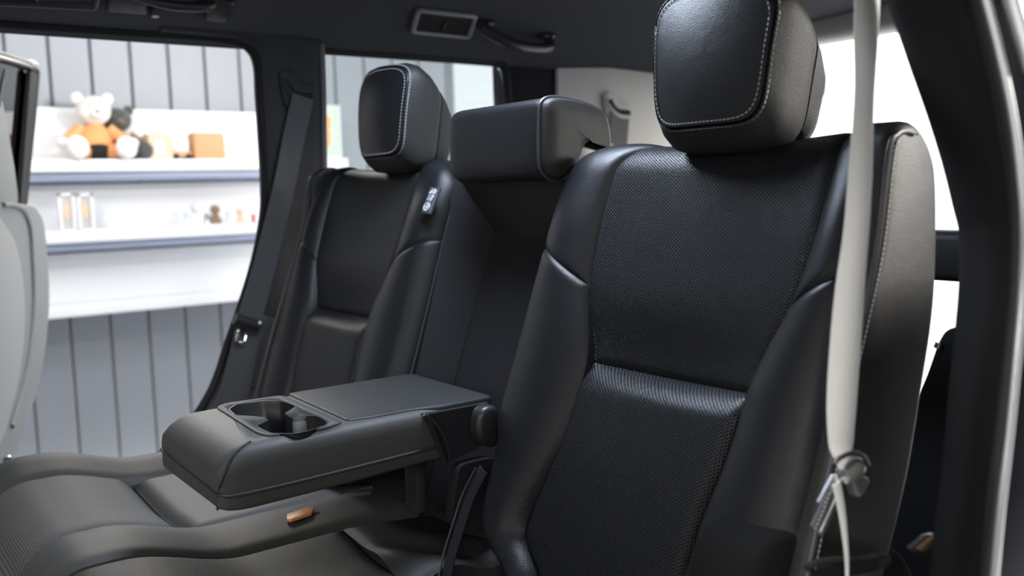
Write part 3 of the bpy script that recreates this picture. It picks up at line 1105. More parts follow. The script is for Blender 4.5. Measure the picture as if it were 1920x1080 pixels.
loft('side_cover', [[Vector((cen.x + (p.x - cen.x) * s, y, cen.z + (p.z - cen.z) * s)) for p in sec] for y, s in zip(ys, sc)], M['leather_side'], h, True, True, auto=60)
tube('piping', [Vector((cen.x + (p.x - cen.x) * 0.99, YA + 0.006, cen.z + (p.z - cen.z) * 0.99)) for p in sec], 0.0028, M['piping'], h, 8, True, sub=1)
for y in (-0.14, -0.03):
    tube('post', [(0.85, y, 0.94), (0.85, y, 0.985)], 0.008, M['plastic'], h, 10, sub=1)
box('arch_filler', (0.872, -0.176, 0.957), (0.085, 0.04, 0.056), M['plastic'], h, 0.006)  # dark block added so the open arch reads dark

# armrest
AZ = 0.634
Y0, Y1 = -0.152, 0.082           # near and far edge
arm = bpy.data.objects.new('armrest', None)
COL.objects.link(arm)
arm.parent = ctr


def arm_section(x, zt, zb, y0, y1, rt, rb):
    p = [(y0, zb), (y1, zb), (y1, zt), (y0, zt)]
    rr = [rb, rb, rt, rt]
    out = []
    for i in range(4):
        a, b, c = Vector(p[i - 1]), Vector(p[i]), Vector(p[(i + 1) % 4])
        u, v = (a - b).normalized(), (c - b).normalized()
        for k_ in range(6):
            q = k_ / 5
            s_, e_ = b + u * rr[i], b + v * rr[i]
            w_ = s_ * (1 - q) ** 2 + b * 2 * q * (1 - q) + e_ * q * q
            out.append(Vector((x, w_.x, w_.y)))
    return out


rings = []
for x, dz, zb, ins, rt in ((0.3340, -0.030, 0.566, 0.010, 0.010), (0.3365, -0.022, 0.563, 0.005, 0.016), (0.345, -0.013, 0.560, 0.002, 0.020), (0.358, -0.005, 0.5585, 0.0, 0.022), (0.375, -0.001, 0.558, 0.0, 0.023), (0.42, 0, 0.559, 0, 0.023), (0.50, 0, 0.561, 0, 0.022), (0.60, 0, 0.565, 0, 0.02), (0.66, 0, 0.567, 0, 0.018), (0.70, 0, 0.57, 0, 0.018), (0.72, -0.006, 0.575, 0.004, 0.016), (0.728, -0.015, 0.585, 0.01, 0.01)):
    rings.append(arm_section(x, AZ + dz, zb, Y0 + ins - 0.006 * (1 - sstep(0.33, 0.40, x)) * 0, Y1 - ins, rt, 0.006))
arm_body = loft('armrest_body', rings, M['vinyl_lit'], arm, True, True, auto=50)


def cz(x, y, z=AZ):     # a point of the 760-wide detail view of the armrest
    return onz(x / 2.526, 660 + y / 2.526, z)


tray = [cz(1022, 266), cz(1060, 248), cz(1338, 208), cz(1630, 336), cz(1545, 362), cz(1275, 402), cz(1218, 388)]
hole = [cz(1083, 276), cz(1120, 252), cz(1250, 237), cz(1335, 238), cz(1402, 262), cz(1347, 297), cz(1382, 321), cz(1440, 310), cz(1505, 311), cz(1552, 338), cz(1548, 352), cz(1460, 382), cz(1400, 394), cz(1285, 394), cz(1213, 360), cz(1272, 331), cz(1250, 314), cz(1200, 309), cz(1110, 304)]
hole = rounded(hole, 0.006, 4)
tray = rounded(tray, 0.012, 5)
# recess for the tray, then the cups
cut = plate('cutter', [p + Vector((0, 0, 0.03)) for p in hole], (0, 0, -1), 0.078, None)
boolean_cut(arm_body, cut)
tr_o = plate('cup_holder_tray', [p + Vector((0, 0, -0.004)) for p in tray], (0, 0, 1), 0.0058, M['plastic_matt'], arm, 0.0016)
cut = plate('cutter', [p + Vector((0, 0, 0.03)) for p in hole], (0, 0, -1), 0.078, None)
boolean_cut(tr_o, cut)
# cup liner: thin wall following the opening, with a floor
n_ = len(hole)
cen_h = sum(hole, Vector()) / n_
rings = []
for z, s in ((AZ + 0.0022, 1.0), (AZ + 0.0022, 0.985), (AZ - 0.004, 0.972), (AZ - 0.043, 0.94), (AZ - 0.0455, 0.92)):
    rings.append([Vector((cen_h.x + (p.x - cen_h.x) * s, cen_h.y + (p.y - cen_h.y) * s, z)) for p in hole])
liner = loft('cup_well', rings, M['plastic'], arm, True, False, auto=60)
me = liner.data
bm = bmesh.new()
bm.from_mesh(me)
bm.verts.ensure_lookup_table()
bm.faces.new([bm.verts[(len(rings) - 1) * n_ + i] for i in range(n_)])
bm.to_mesh(me)
bm.free()
tab = cz(1437, 345, AZ - 0.012)
box('cup_tab', tab + Vector((0, 0, -0.008)), (0.006, 0.010, 0.036), M['plastic_matt'], arm, 0.0015, 2, Matrix.Rotation(0.25, 3, 'Y'))
# seams
e = 0.0006
seam_front = [(0.343, Y1 + e, 0.588), (0.3365, Y1 - 0.003, 0.589), (0.3335, Y1 - 0.02, 0.588), (0.3335, 0.0, 0.584), (0.3335, -0.10, 0.582), (0.3335, Y0 + 0.014, 0.581), (0.3368, Y0 + 0.003, 0.581), (0.348, Y0 - e, 0.5785), (0.40, Y0 - e, 0.578), (0.50, Y0 - e, 0.580), (0.60, Y0 - e, 0.583), (0.665, Y0 - e, 0.585)]
tube('piping', seam_front, 0.0022, M['piping'], arm, 8)
seam_up = [(0.3345, Y0 + 0.012, 0.578), (0.337, Y0 + 0.004, 0.595), (0.342, Y0 + 0.003, 0.606), (0.352, Y0 + 0.006, 0.620), (0.365, Y0 + 0.011, 0.6285), (0.38, Y0 + 0.018, 0.633)]
tube('piping', seam_up, 0.0018, M['piping'], arm, 8)
tube('piping', [(0.3345, Y0 + 0.012, 0.580), (0.3345, Y0 + 0.012, 0.562)], 0.0016, M['piping'], arm, 8, sub=1)
# padded lid behind the tray
xl0, xl1 = cz(1345, 195).x, 0.722
lid = rounded([Vector((cz(1345, 197).x, Y1 - 0.006, AZ - 0.006)), Vector((0.722, Y1 - 0.006, AZ - 0.006)), Vector((0.722, Y0 + 0.005, AZ - 0.006)), Vector((0.64, Y0 + 0.004, AZ - 0.006)), Vector((0.60, Y0 + 0.016, AZ - 0.006)), Vector((0.545, Y0 + 0.016, AZ - 0.006)), Vector((0.52, Y0 + 0.020, AZ - 0.006)), Vector((cz(1640, 337).x + 0.004, Y0 + 0.022, AZ - 0.006))], 0.010, 5)
plate('armrest_lid', lid, (0, 0, 1), 0.0085, M['lid'], arm, 0.004, 4)
# cloth gusset near the pivot
gus = [ony(x / 2.526 + 640, 660 + y / 2.526, Y0 - 0.004) for x, y in ((395, 298), (700, 240), (720, 300), (640, 460), (510, 520), (492, 530), (470, 470), (430, 360))]
plate('gusset', gus, (0, 1, 0), 0.012, M['cloth'], arm, 0.0)
tube('piping', [ony(x / 2.526 + 640, 660 + y / 2.526, Y0 - 0.006) for x, y in ((392, 298), (425, 355), (462, 450), (490, 530))], 0.0035, M['leather_side'], arm, 8)
tube('piping', [ony(x / 2.526 + 640, 660 + y / 2.526, Y0 - 0.006) for x, y in ((512, 520), (505, 460), (470, 380), (405, 300))], 0.0025, M['leather_side'], arm, 8)
# pivot cover
pc = [ony(x / 2.526 + 640, 660 + y / 2.526, Y0 - 0.018) for x, y in ((612, 330), (625, 275), (660, 247), (700, 250), (712, 300), (712, 400), (690, 440), (640, 430), (612, 390))]
plate('pivot_cover', smooth_path(pc, 4, True), (0, -1, 0), 0.02, M['plastic'], ctr, 0.008, 4)
# lower trim below the armrest
lp = [ony(x / 2.526 + 640, 660 + y / 2.526, -0.165) for x, y in ((525, 800), (530, 740), (545, 640), (556, 560), (575, 535), (620, 522), (720, 500), (760, 560), (720, 860), (560, 860))]
plate('lower_bracket', rounded(lp, 0.01, 4), (0, 1, 0), 0.02, M['cloth'], ctr, 0.003)
box('support_post', (0.665, -0.02, 0.515), (0.018, 0.035, 0.13), M['plastic_matt'], ctr, 0.005)

# centre cushion with its seam and the folded rear flap


def mid_h(x, y):
    h = cush_h(x, y, 0.44) - 0.002
    h -= 0.006 * math.exp(-((y + 0.09) / 0.06) ** 2)
    return h


cu = bpy.data.objects.new('cushion', None)
COL.objects.link(cu)
cu.parent = ctr
cushion_pad('insert', cu, lambda v: XF, lambda v: lerp(0.545, 0.565, v), lambda x: -0.205, lambda x: 0.028, mid_h, 46, 30, M['leather_side'], open_edges=('f',))
cushion_pad('rear_flap', cu, lambda v: lerp(0.548, 0.568, v), lambda v: 0.74, lambda x: -0.19, lambda x: 0.028, lambda x, y: 0.44 - 0.10 * (x - 0.56) + 0.007 * math.sin((x * 0.9 + y * 0.6) * 60) * sstep(-0.02, -0.14, y), 40, 40, M['leather_side'])

# ------------------------------------------------------------------ woven tag on the far seat's inner side
tg0 = P0 + N * 0.020
tp = [on(770 + x / 12, 330 + y / 12, tg0, N) for x, y in ((475, 262), (700, 285), (470, 868), (265, 835))]
ex = (tp[1] - tp[0]).normalized()
ez = (tp[0] - tp[3]).normalized()
tagp = plate('woven_tag', tp, N, 0.003, M['tag_grey'], far, 0.0006)
tagp['label'] = 'grey woven tag with white child-seat symbols'
O_ = (tp[0] + tp[1] + tp[2] + tp[3]) / 4 + N * 0.0034
sc_ = (tp[0] - tp[3]).length / 575.0     # metres per detail pixel, along the tag
sw_ = (tp[1] - tp[0]).length / 225.0


def TG(x, y):
    """point on the tag; x across (-1..1), y along (-1..1)"""
    return O_ + ex * x * (tp[1] - tp[0]).length * 0.5 + ez * y * (tp[0] - tp[3]).length * 0.5


def flat_blob(bm, pts, th=0.0008):
    vs = [bm.verts.new(p) for p in pts]
    f = bm.faces.new(vs)
    r = bmesh.ops.extrude_face_region(bm, geom=[f])
    for g in r['geom']:
        if isinstance(g, bmesh.types.BMVert): g.co += N * th


def ell(cx, cy, rx, ry, n=20): return [TG(cx + rx * math.cos(2 * math.pi * i / n), cy + ry * math.sin(2 * math.pi * i / n)) for i in range(n)]


bm = bmesh.new()
n_ = 28
outer, inner = ell(-0.18, -0.50, 0.62, 0.34, n_), ell(-0.18, -0.50, 0.48, 0.265, n_)
ov = [bm.verts.new(p) for p in outer]
iv = [bm.verts.new(p) for p in inner]
ov2 = [bm.verts.new(p + N * 0.0008) for p in outer]
iv2 = [bm.verts.new(p + N * 0.0008) for p in inner]
for i in range(n_):
    j = (i + 1) % n_
    bm.faces.new((ov2[i], ov2[j], iv2[j], iv2[i]))
    bm.faces.new((ov[i], ov[j], ov2[j], ov2[i]))
    bm.faces.new((iv[i], iv[j], iv2[j], iv2[i]))
flat_blob(bm, ell(0.0, -0.33, 0.13, 0.075))
flat_blob(bm, [TG(*p) for p in ((-0.28, -0.36), (0.02, -0.42), (0.20, -0.52), (0.12, -0.62), (-0.05, -0.58), (-0.12, -0.72), (-0.30, -0.78), (-0.36, -0.66), (-0.26, -0.55))])
flat_blob(bm, [TG(*p) for p in ((-0.55, -0.50), (-0.30, -0.44), (-0.28, -0.50), (-0.56, -0.58))])
# seated figure with the strap, above the ring
flat_blob(bm, ell(0.26, 0.34, 0.24, 0.13))
flat_blob(bm, [TG(*p) for p in ((0.10, 0.26), (0.40, 0.22), (0.36, 0.06), (0.18, -0.10), (0.06, -0.12), (0.12, 0.04), (-0.06, 0.10), (-0.14, -0.06), (-0.26, -0.04), (-0.14, 0.18))])
flat_blob(bm, [TG(*p) for p in ((-0.28, 0.44), (-0.12, 0.46), (-0.30, 0.28), (-0.30, 0.16), (-0.52, -0.02), (-0.62, 0.02), (-0.44, 0.18), (-0.46, 0.34))])
# the seat block with its round eye, at the top
flat_blob(bm, [TG(*p) for p in ((-0.70, 0.52), (-0.12, 0.52), (-0.02, 0.62), (-0.10, 0.90), (-0.30, 0.76), (-0.62, 0.62))])
flat_blob(bm, [TG(*p) for p in ((0.06, 0.52), (0.52, 0.52), (0.62, 0.72), (0.50, 0.86), (0.12, 0.88), (0.0, 0.76))])
bm_obj('printed_symbol', bm, M['tag_white'], tagp, False)
bm = bmesh.new()
flat_blob(bm, ell(0.14, 0.74, 0.07, 0.06), 0.0014)
bm_obj('printed_symbol_eye', bm, M['tag_grey'], tagp, False)
bm = bmesh.new()
for i in range(9):      # the row of tiny characters down the tag's right-hand border
    yq = 0.78 - i * 0.19
    flat_blob(bm, [TG(0.70, yq), TG(0.86, yq), TG(0.86, yq - 0.11), TG(0.70, yq - 0.11)], 0.0005)
tag(bm_obj('printed_letters', bm, plain('faint_print', (0.28, 0.29, 0.33), 0.7), tagp, False), kind='stuff')

# ------------------------------------------------------------------ seat belts


def ribbon(name, pts, across, width, mat, parent, th=0.0014, curl=0.0, nu=10, widths=None):
    """webbing: a path with a width direction per point (or one for all) and an optional curl across it"""
    P = pts
    n = len(P)
    rings = []
    for i in range(n):
        t = (P[min(i + 1, n - 1)] - P[max(i - 1, 0)]).normalized()
        a = across[i] if isinstance(across, list) else Vector(across)
        a = (a - t * a.dot(t)).normalized()
        nn = t.cross(a)
        w = widths[i] if widths else width
        top, bot = [], []
        for k in range(nu + 1):
            u = k / nu * 2 - 1
            cu_ = curl[i] if isinstance(curl, list) else curl
            if abs(cu_) > 1e-4:
                ang = cu_ * u
                r_ = w / (2 * cu_)
                p = P[i] + a * (math.sin(ang) * r_) + nn * ((1 - math.cos(ang)) * r_)
                nl = nn * math.cos(ang) - a * math.sin(ang)
            else:
                p, nl = P[i] + a * (u * w / 2), nn
            top.append(p + nl * th)
            bot.append(p - nl * th)
        rings.append(top + bot[::-1])
    return loft(name, rings, mat, parent, True, True, auto=60)


M['tongue'] = plain('glossy_grey_plastic', (0.10, 0.098, 0.094), 0.3)
# near belt: hangs in front of the near seat's outer side
by = -0.735


def edge_path(lst, y): return smooth_path([ony(a, b, y) for a, b in lst], 5)


Lb = edge_path([(1622, -420), (1618, -60), (1615, 60), (1610, 200), (1599, 400), (1584, 560), (1573, 680), (1567, 780), (1567, 830), (1572, 874)], by)
Rb = edge_path([(1678, -420), (1672, -60), (1667, 60), (1660, 200), (1652, 400), (1644, 520), (1638, 640), (1630, 740), (1622, 810), (1616, 868)], by)
belt = thing('seat_belt', 'pale lit seat belt hanging in front of the near seat, above its grey tongue', 'seat belt', (Lb[-1] + Rb[-1]) / 2)
mid = [(a + b) / 2 for a, b in zip(Lb, Rb)]
wid = [(a - b).length for a, b in zip(Lb, Rb)]
# the webbing is turned about its length: 47 mm wide, seen partly edge on
acr = []
for a, b, w in zip(Lb, Rb, wid):
    c = max(0.35, min(0.98, w / 0.040))
    acr.append((Vector((1, 0, 0)) * c + Vector((0, 1, 0)) * math.sqrt(1 - c * c)).normalized())
ribbon('webbing', mid, acr, 0.047, M['web_lit'], belt, 0.0008, curl=-0.9, widths=[w * 1.16 for w in wid])
g = ony(1592, 885, by)
tc0 = ony(1596, 881, by - 0.002)
blob('tongue_body', [((0, 0, 0), (0.0165, 0.009, 0.0112), Matrix.Rotation(-0.15, 3, 'Y'))], M['tongue'], belt).data.transform(Matrix.Translation(tc0))
tube('tongue_rim', [ony(1563, 870, by - 0.008), ony(1576, 858, by - 0.01), ony(1600, 849, by - 0.01), ony(1618, 856, by - 0.01), ony(1628, 872, by - 0.006)], 0.002, M['plastic'], belt, 10)
plate('tongue_tail', smooth_path([ony(x, y, by + 0.004) for x, y in ((1584, 892), (1612, 892), (1604, 920), (1594, 928), (1587, 912))], 4, True), (0, -1, 0), 0.009, M['tongue'], belt, 0.004, 3)
tube('tongue_button', [ony(1585, 897, by - 0.012), ony(1586, 902, by - 0.012)], 0.0035, M['satin'], belt, 10, sub=1)
plate('tongue_plate', [ony(1563, 890, by + 0.006), ony(1570, 893, by + 0.006), ony(1545, 945, by + 0.006), ony(1536, 942, by + 0.006)], (0, 1, 0), 0.003, M['satin'], belt, 0.0008)
lo = edge_path([(1574, 900), (1582, 950), (1587, 1000), (1590, 1060), (1588, 1130)], by - 0.002)
ribbon('lower_webbing', lo, [Vector((1, 0.5, 0))] * len(lo), 0.02, M['web_lit'], belt, 0.0008, curl=-1.0, widths=[lerp(0.021, 0.006, min(1, i / (len(lo) - 1) * 1.2)) for i in range(len(lo))])
# the lap anchor webbing next to the tongue, black with light stitching
lp_ = edge_path([(1550, 925), (1538, 955), (1522, 992)], by + 0.02)
rp_ = edge_path([(1572, 935), (1558, 965), (1540, 1000)], by + 0.02)
strap = thing('belt_anchor_strap', 'short black stitched belt strap beside the near belt tongue', 'strap', lp_[-1])
ribbon('webbing', [(a + b) / 2 for a, b in zip(lp_, rp_)], (1, 0, 0), 0.02, M['web_dark'], strap, 0.001)
stitches('stitching', [p + Vector((0.0, -0.003, 0)) for p in lp_], M['thread'], strap, gap=0.004, ln=0.002, r=0.0005)
tube('edge_cord', [(a * 0.45 + b * 0.55) + Vector((0, -0.003, 0)) for a, b in zip(lp_, rp_)], 0.0012, M['satin'], strap, 8)

# far belt, coming out of the far pillar
fy = 0.715
Lb = edge_path([(548, 180), (530, 260), (512, 350), (486, 455), (462, 545), (444, 600), (426, 680), (404, 752), (370, 800), (320, 850)], fy)
Rb = edge_path([(588, 182), (570, 260), (552, 350), (527, 455), (505, 540), (490, 600), (478, 680), (462, 752), (440, 800), (400, 850)], fy)
belt = thing('seat_belt', 'black seat belt running down the far pillar, with a metal tongue', 'seat belt', (Lb[0] + Rb[0]) / 2)
ribbon('webbing', [(a + b) / 2 for a, b in zip(Lb, Rb)], [(b - a) for a, b in zip(Lb, Rb)], 0.048, M['web_dark'], belt, 0.0008, curl=0.15, widths=[(b - a).length for a, b in zip(Lb, Rb)])


def belt_guide(parent, T, mat, mslot, s=1.0):
    """S-shaped slot in its own trim plate; T maps (x, y) of the drawing to a point, front faces -Y"""
    pl = smooth_path([T(*p) for p in ((-0.45, 0.55), (-0.42, 0.9), (0.02, 0.95), (0.25, 0.62), (0.42, 0.36), (0.95, 0.30), (1.02, -0.35), (0.9, -0.75), (-0.1, -0.75), (-0.35, -0.2))], 4, True)
    plate('guide_plate', pl, (0, -1, 0), 0.006, mat, parent, 0.003, 3)
    tube('guide_slot', [T(-0.28, 0.52) + Vector((0, -0.006, 0)), T(-0.12, 0.16) + Vector((0, -0.007, 0)), T(0.22, -0.16) + Vector((0, -0.008, 0)), T(0.78, -0.22) + Vector((0, -0.008, 0))], 0.0062 * s, mslot, parent, 12)
    tube('guide_lip', [T(-0.34, 0.62) + Vector((0, -0.006, 0)), T(-0.22, 0.12) + Vector((0, -0.008, 0)), T(0.18, -0.30) + Vector((0, -0.010, 0)), T(0.82, -0.40) + Vector((0, -0.010, 0))], 0.0042 * s, mat, parent, 12)


gc = ony(545, 172, 0.738)
belt_guide(belt, lambda x, y: ony(545 + x * 46, 172 - y * 42, 0.738), M['pillar_far'], M['rubber'])
# tongue: cross bar over the webbing, chromed plate below it
q0, q1 = ony(440, 597, fy - 0.012), ony(486, 612, fy - 0.012)
tube('tongue_bar', [q0, q0.lerp(q1, 0.5), q1], 0.0125, M['plastic'], belt, 14, sub=2)
tl = [ony(400 + x * 0.1296, 560 + y * 0.1296, fy - 0.012) for x, y in ((365, 430), (490, 490), (450, 650), (330, 630))]
tube('tongue_plate', rounded(tl, 0.006, 4), 0.0032, M['chrome'], belt, 8, True, sub=1)
tube('stopper_button', [ony(487, 605, fy - 0.026), ony(487, 605, fy - 0.022)], 0.003, M['satin'], belt, 10, sub=1)
box('retractor_cover', ony(484, 660, 0.735), (0.035, 0.03, 0.16), M['plastic_matt'], belt, 0.008, 3, Matrix.Rotation(0.32, 3, 'Y'))

# rear belt on the pale rear pillar trim
ry_ = 0.752
belt = thing('seat_belt', 'grey seat belt coming out of a slot in the pale rear side trim', 'seat belt', ony(1158, 210, ry_))
belt_guide(belt, lambda x, y: ony(1148 + x * 34, 206 - y * 34, ry_), M['plastic_grey'], M['rubber'], 1.6)
Lb = edge_path([(1146, 212), (1142, 250), (1138, 300), (1132, 360)], ry_ - 0.012)
Rb = edge_path([(1180, 212), (1177, 250), (1174, 300), (1170, 360)], ry_ - 0.012)
ribbon('webbing', [(a + b) / 2 for a, b in zip(Lb, Rb)], (1, 0, 0), 0.05, plain('charcoal_webbing', (0.10, 0.10, 0.10), 0.6), belt, 0.001, widths=[(b - a).length for a, b in zip(Lb, Rb)])

# buckle with the orange button below the armrest, and the black centre strap
bz = 0.452
bc = [onz(x, y, 0.4475) for x, y in ((538, 968), (580, 953), (590, 957), (584, 966), (546, 979), (538, 977))]
bk = thing('belt_buckle', 'black belt buckle with an orange button in the cushion gap under the armrest', 'belt buckle', sum(bc, Vector()) / 6)
c = Vector(bk.location)
dirn = (bc[1] - bc[0]).normalized()
ang = math.atan2(dirn.y, dirn.x)
rot = Matrix.Rotation(ang, 3, 'Z')
box('buckle_body', c + Vector((0.006, 0, -0.0185)), (0.056, 0.026, 0.034), M['plastic'], bk, 0.006, 3, rot)
plate('release_button', [p + Vector((0, 0, 0.0)) for p in bc], (0, 0, 1), 0.004, M['orange'], bk, 0.0012)
cs = smooth_path([on(x, y, P0 + N * 0.03, N) for x, y in ((905, 880), (880, 930), (862, 985), (845, 1040), (832, 1100))], 5)
st = thing('belt_strap', 'black belt strap dropping between the centre cushion and the near backrest', 'strap', cs[-1])
ribbon('webbing', cs, (0, 1, 0), 0.020, M['cloth'], st, 0.001, curl=0.3)
tube('edge_cord', [p + Vector((-0.003, 0.011, 0)) for p in cs], 0.0016, M['piping'], st, 8, sub=1)

# ------------------------------------------------------------------ roof fittings on the far side
SP, SN = Vector((0, 0.70, 1.290)), Vector((0, -0.545, -0.838)).normalized()     # sloping edge of the lining


def sl(x, y, d=0.0): return on(x, y, SP + SN * d, SN)


def vent(label, corners, fins, frame_mat, cat='air vent'):
    P = [sl(*c) for c in corners]
    t = thing('air_vent', label, cat, sum(P, Vector()) / 4)
    e1 = (P[1] - P[0]).normalized()
    tube('vent_frame', rounded([p + SN * 0.006 for p in P], 0.008, 4), 0.0062, frame_mat, t, 10, True, sub=1)
    plate('vent_housing', rounded([p - SN * 0.01 for p in P], 0.008, 4), SN, 0.012, M['rubber'], t, 0)
    for i in range(fins):
        u = (i + 0.8) / (fins + 0.6)
        a, b = P[0].lerp(P[3], u), P[1].lerp(P[2], u)
        quad_solid('vane', [a + SN * 0.001, b + SN * 0.001, b + SN * 0.009 + (P[3] - P[0]).normalized() * 0.006, a + SN * 0.009 + (P[3] - P[0]).normalized() * 0.006], SN.cross(e1) * 0.0015, M['plastic'], t, 4)
    a, b = P[0].lerp(P[1], 0.5), P[3].lerp(P[2], 0.5)
    tube('vane_slider', [a.lerp(b, 0.35) + SN * 0.009, a.lerp(b, 0.75) + SN * 0.009], 0.003, M['plastic'], t, 8, sub=1)
    return t


vent('rectangular roof air vent with a grey rim, beside the rear grab handle', [(783, 15), (890, 27), (877, 66), (772, 55)], 5, plain('grey_rim', (0.26, 0.26, 0.27), 0.3))
vent('roof air vent with a black rim at the top left corner of the roof edge', [(-40, -40), (186, -30), (176, 10), (-60, -3)], 4, M['plastic'])


def handle(label, a, b, sag, mat, r):
    p, q = sl(*a), sl(*b)
    t = thing('grab_handle', label, 'grab handle', (p + q) / 2)
    m = (p + q) / 2
    down = Vector((0, -0.25, -1)).normalized()
    pts = [p - SN * 0.004, p + SN * 0.014 + down * sag * 0.55, p.lerp(q, 0.35) + SN * 0.03 + down * sag, p.lerp(q, 0.7) + SN * 0.03 + down * sag, q + SN * 0.020 + down * sag * 0.75, q - SN * 0.004]
    tube('grip', pts, r, mat, t, 14, sub=6)
    for c_, k_ in ((p, 1), (q, -1)):
        box('end_cap', c_ + SN * 0.004, (0.045, 0.026, 0.018), mat, t, 0.007, 3, SN.to_track_quat('Z', 'X').to_matrix() @ Matrix.Rotation(math.pi / 2, 3, 'Z'))
    return t


h1 = handle('glossy black grab handle on the roof edge beside the rim of the air vent', (908, 42), (1024, 66), 0.018, M['plastic_gl'] if 'plastic_gl' in M else plain('glossy_black_plastic', (0.03, 0.03, 0.032), 0.25), 0.0135)
h2 = handle('dark grab handle folded on the roof edge above the far door opening', (262, -14), (392, -2), -0.004, M['plastic'], 0.010)
rq = SN.to_track_quat('Z', 'X').to_matrix() @ Matrix.Rotation(math.pi / 2, 3, 'Z')
box('handle_mount', sl(240, 0) + SN * 0.004, (0.075, 0.055, 0.016), M['plastic'], h2, 0.007, 3, rq)
box('handle_mount', sl(409, 12) + SN * 0.006, (0.050, 0.060, 0.022), M['plastic'], h2, 0.008, 3, rq)
hk = sl(283, 12)
box('coat_hook', hk + SN * 0.008, (0.008, 0.02, 0.026), M['plastic'], h2, 0.003, 2)
box('coat_hook_tip', sl(288, 20) + SN * 0.014, (0.014, 0.01, 0.006), M['satin'], h2, 0.002, 2)

# dome lamp, out of the picture above the front of the cabin
dl = thing('dome_lamp', 'rectangular white dome lamp on the roof lining ahead of the rear seats', 'lamp', (0.73, -0.14, 1.385))
box('lamp_housing', (0.73, -0.14, 1.382), (0.24, 0.34, 0.03), M['plastic_matt'], dl, 0.01, 3)
ml, tl_, bl_ = nt('lamp_lens')
sett(bl_, (0.9, 0.92, 0.95), 0.4)
bl_.inputs['Emission Color'].default_value = (0.85, 0.92, 1, 1)
bl_.inputs['Emission Strength'].default_value = 2.0
box('lamp_lens', (0.73, -0.14, 1.364), (0.20, 0.30, 0.01), ml, dl, 0.004, 3)

# ------------------------------------------------------------------ the open far door
DH = Vector((0.20, 0.82, 0))
DD = Vector((0.236, 0.68, 0)).normalized()
DN = Vector((DD.y, -DD.x, 0))          # inner face of the door, looking rearwards


def dr(x, y, d=0.0): return on(x, y, DH + DN * d, DN)


door = thing('car_door', 'open rear door on the far side, grey lit lining under a dark window', 'car door', (0.2, 0.82, 0.4))
body = smooth_path([dr(x, y) for x, y in ((40, 384), (56, 394), (68, 420), (74, 480), (78, 560), (72, 640), (58, 720), (36, 790), (12, 852), (-20, 930), (-90, 930), (-90, 384), (-20, 380))], 3, True)
M['door_grey'] = plain('grey_door_lining', (0.27, 0.27, 0.265), 0.6, bump=(700, 0.4, 0.0006))
M['door_pale'] = plain('pale_door_insert', (0.42, 0.41, 0.395), 0.65, bump=(500, 0.4, 0.0006))
plate('door_lining', body, DN, 0.02, M['door_grey'], door, 0.008, 3)
tube('lining_edge', [dr(x, y, 0.022) for x, y in ((6, 384), (30, 386), (46, 398), (56, 430), (60, 480), (63, 560), (58, 640), (45, 720), (22, 800))], 0.006, M['door_grey'], door, 8)
ins = smooth_path([dr(x, y, 0.02) for x, y in ((-40, 420), (0, 425), (22, 470), (33, 540), (35, 610), (28, 690), (12, 760), (-10, 830), (-60, 860))], 3, True)
plate('door_insert', ins, DN, 0.014, M['door_pale'], door, 0.008, 3)
fr_o = [dr(x, y) for x, y in ((-80, 88), (0, 106), (56, 124), (66, 132), (64, 152), (58, 220), (48, 310), (40, 388), (-80, 388))]
tube('window_frame', rounded(fr_o, 0.02, 3), 0.013, M['rubber'], door, 8, True, sub=1)
tube('frame_edge', [dr(x, y, 0.012) for x, y in ((-60, 92), (0, 108), (54, 124), (63, 133))], 0.005, M['plastic'], door, 8)
plate('door_window', [dr(x, y, -0.008) for x, y in ((-80, 96), (0, 112), (54, 128), (58, 150), (50, 220), (42, 310), (36, 388), (-80, 388))], DN, 0.006, M['tint'], door, 0)
quad_solid('window_channel', [dr(50, 132, 0.004), dr(64, 140, 0.004), dr(41, 386, 0.004), dr(29, 386, 0.004)], DN * 0.01, M['rubber'], door)
sheet_pts = [dr(x, y, 0.006) for x, y in ((-60, 170), (0, 182), (12, 240), (24, 310), (34, 386), (-60, 386))]
plate('grey_window_sheet', sheet_pts, DN, 0.003, M['door_grey'], door, 0.001)  # flat grey sheet over the lower part of the glass
tube('chrome_rod', [dr(10, 132, 0.01), dr(5, 160, 0.01), dr(-3, 200, 0.01)], 0.005, M['chrome'], door, 8, sub=1)
tube('frame_clip', [dr(58, 118, 0.006), dr(68, 126, 0.006)], 0.010, M['satin'], door, 10, sub=1)
box('latch', dr(10, 862, 0.02), (0.02, 0.03, 0.02), M['chrome'], door, 0.004)

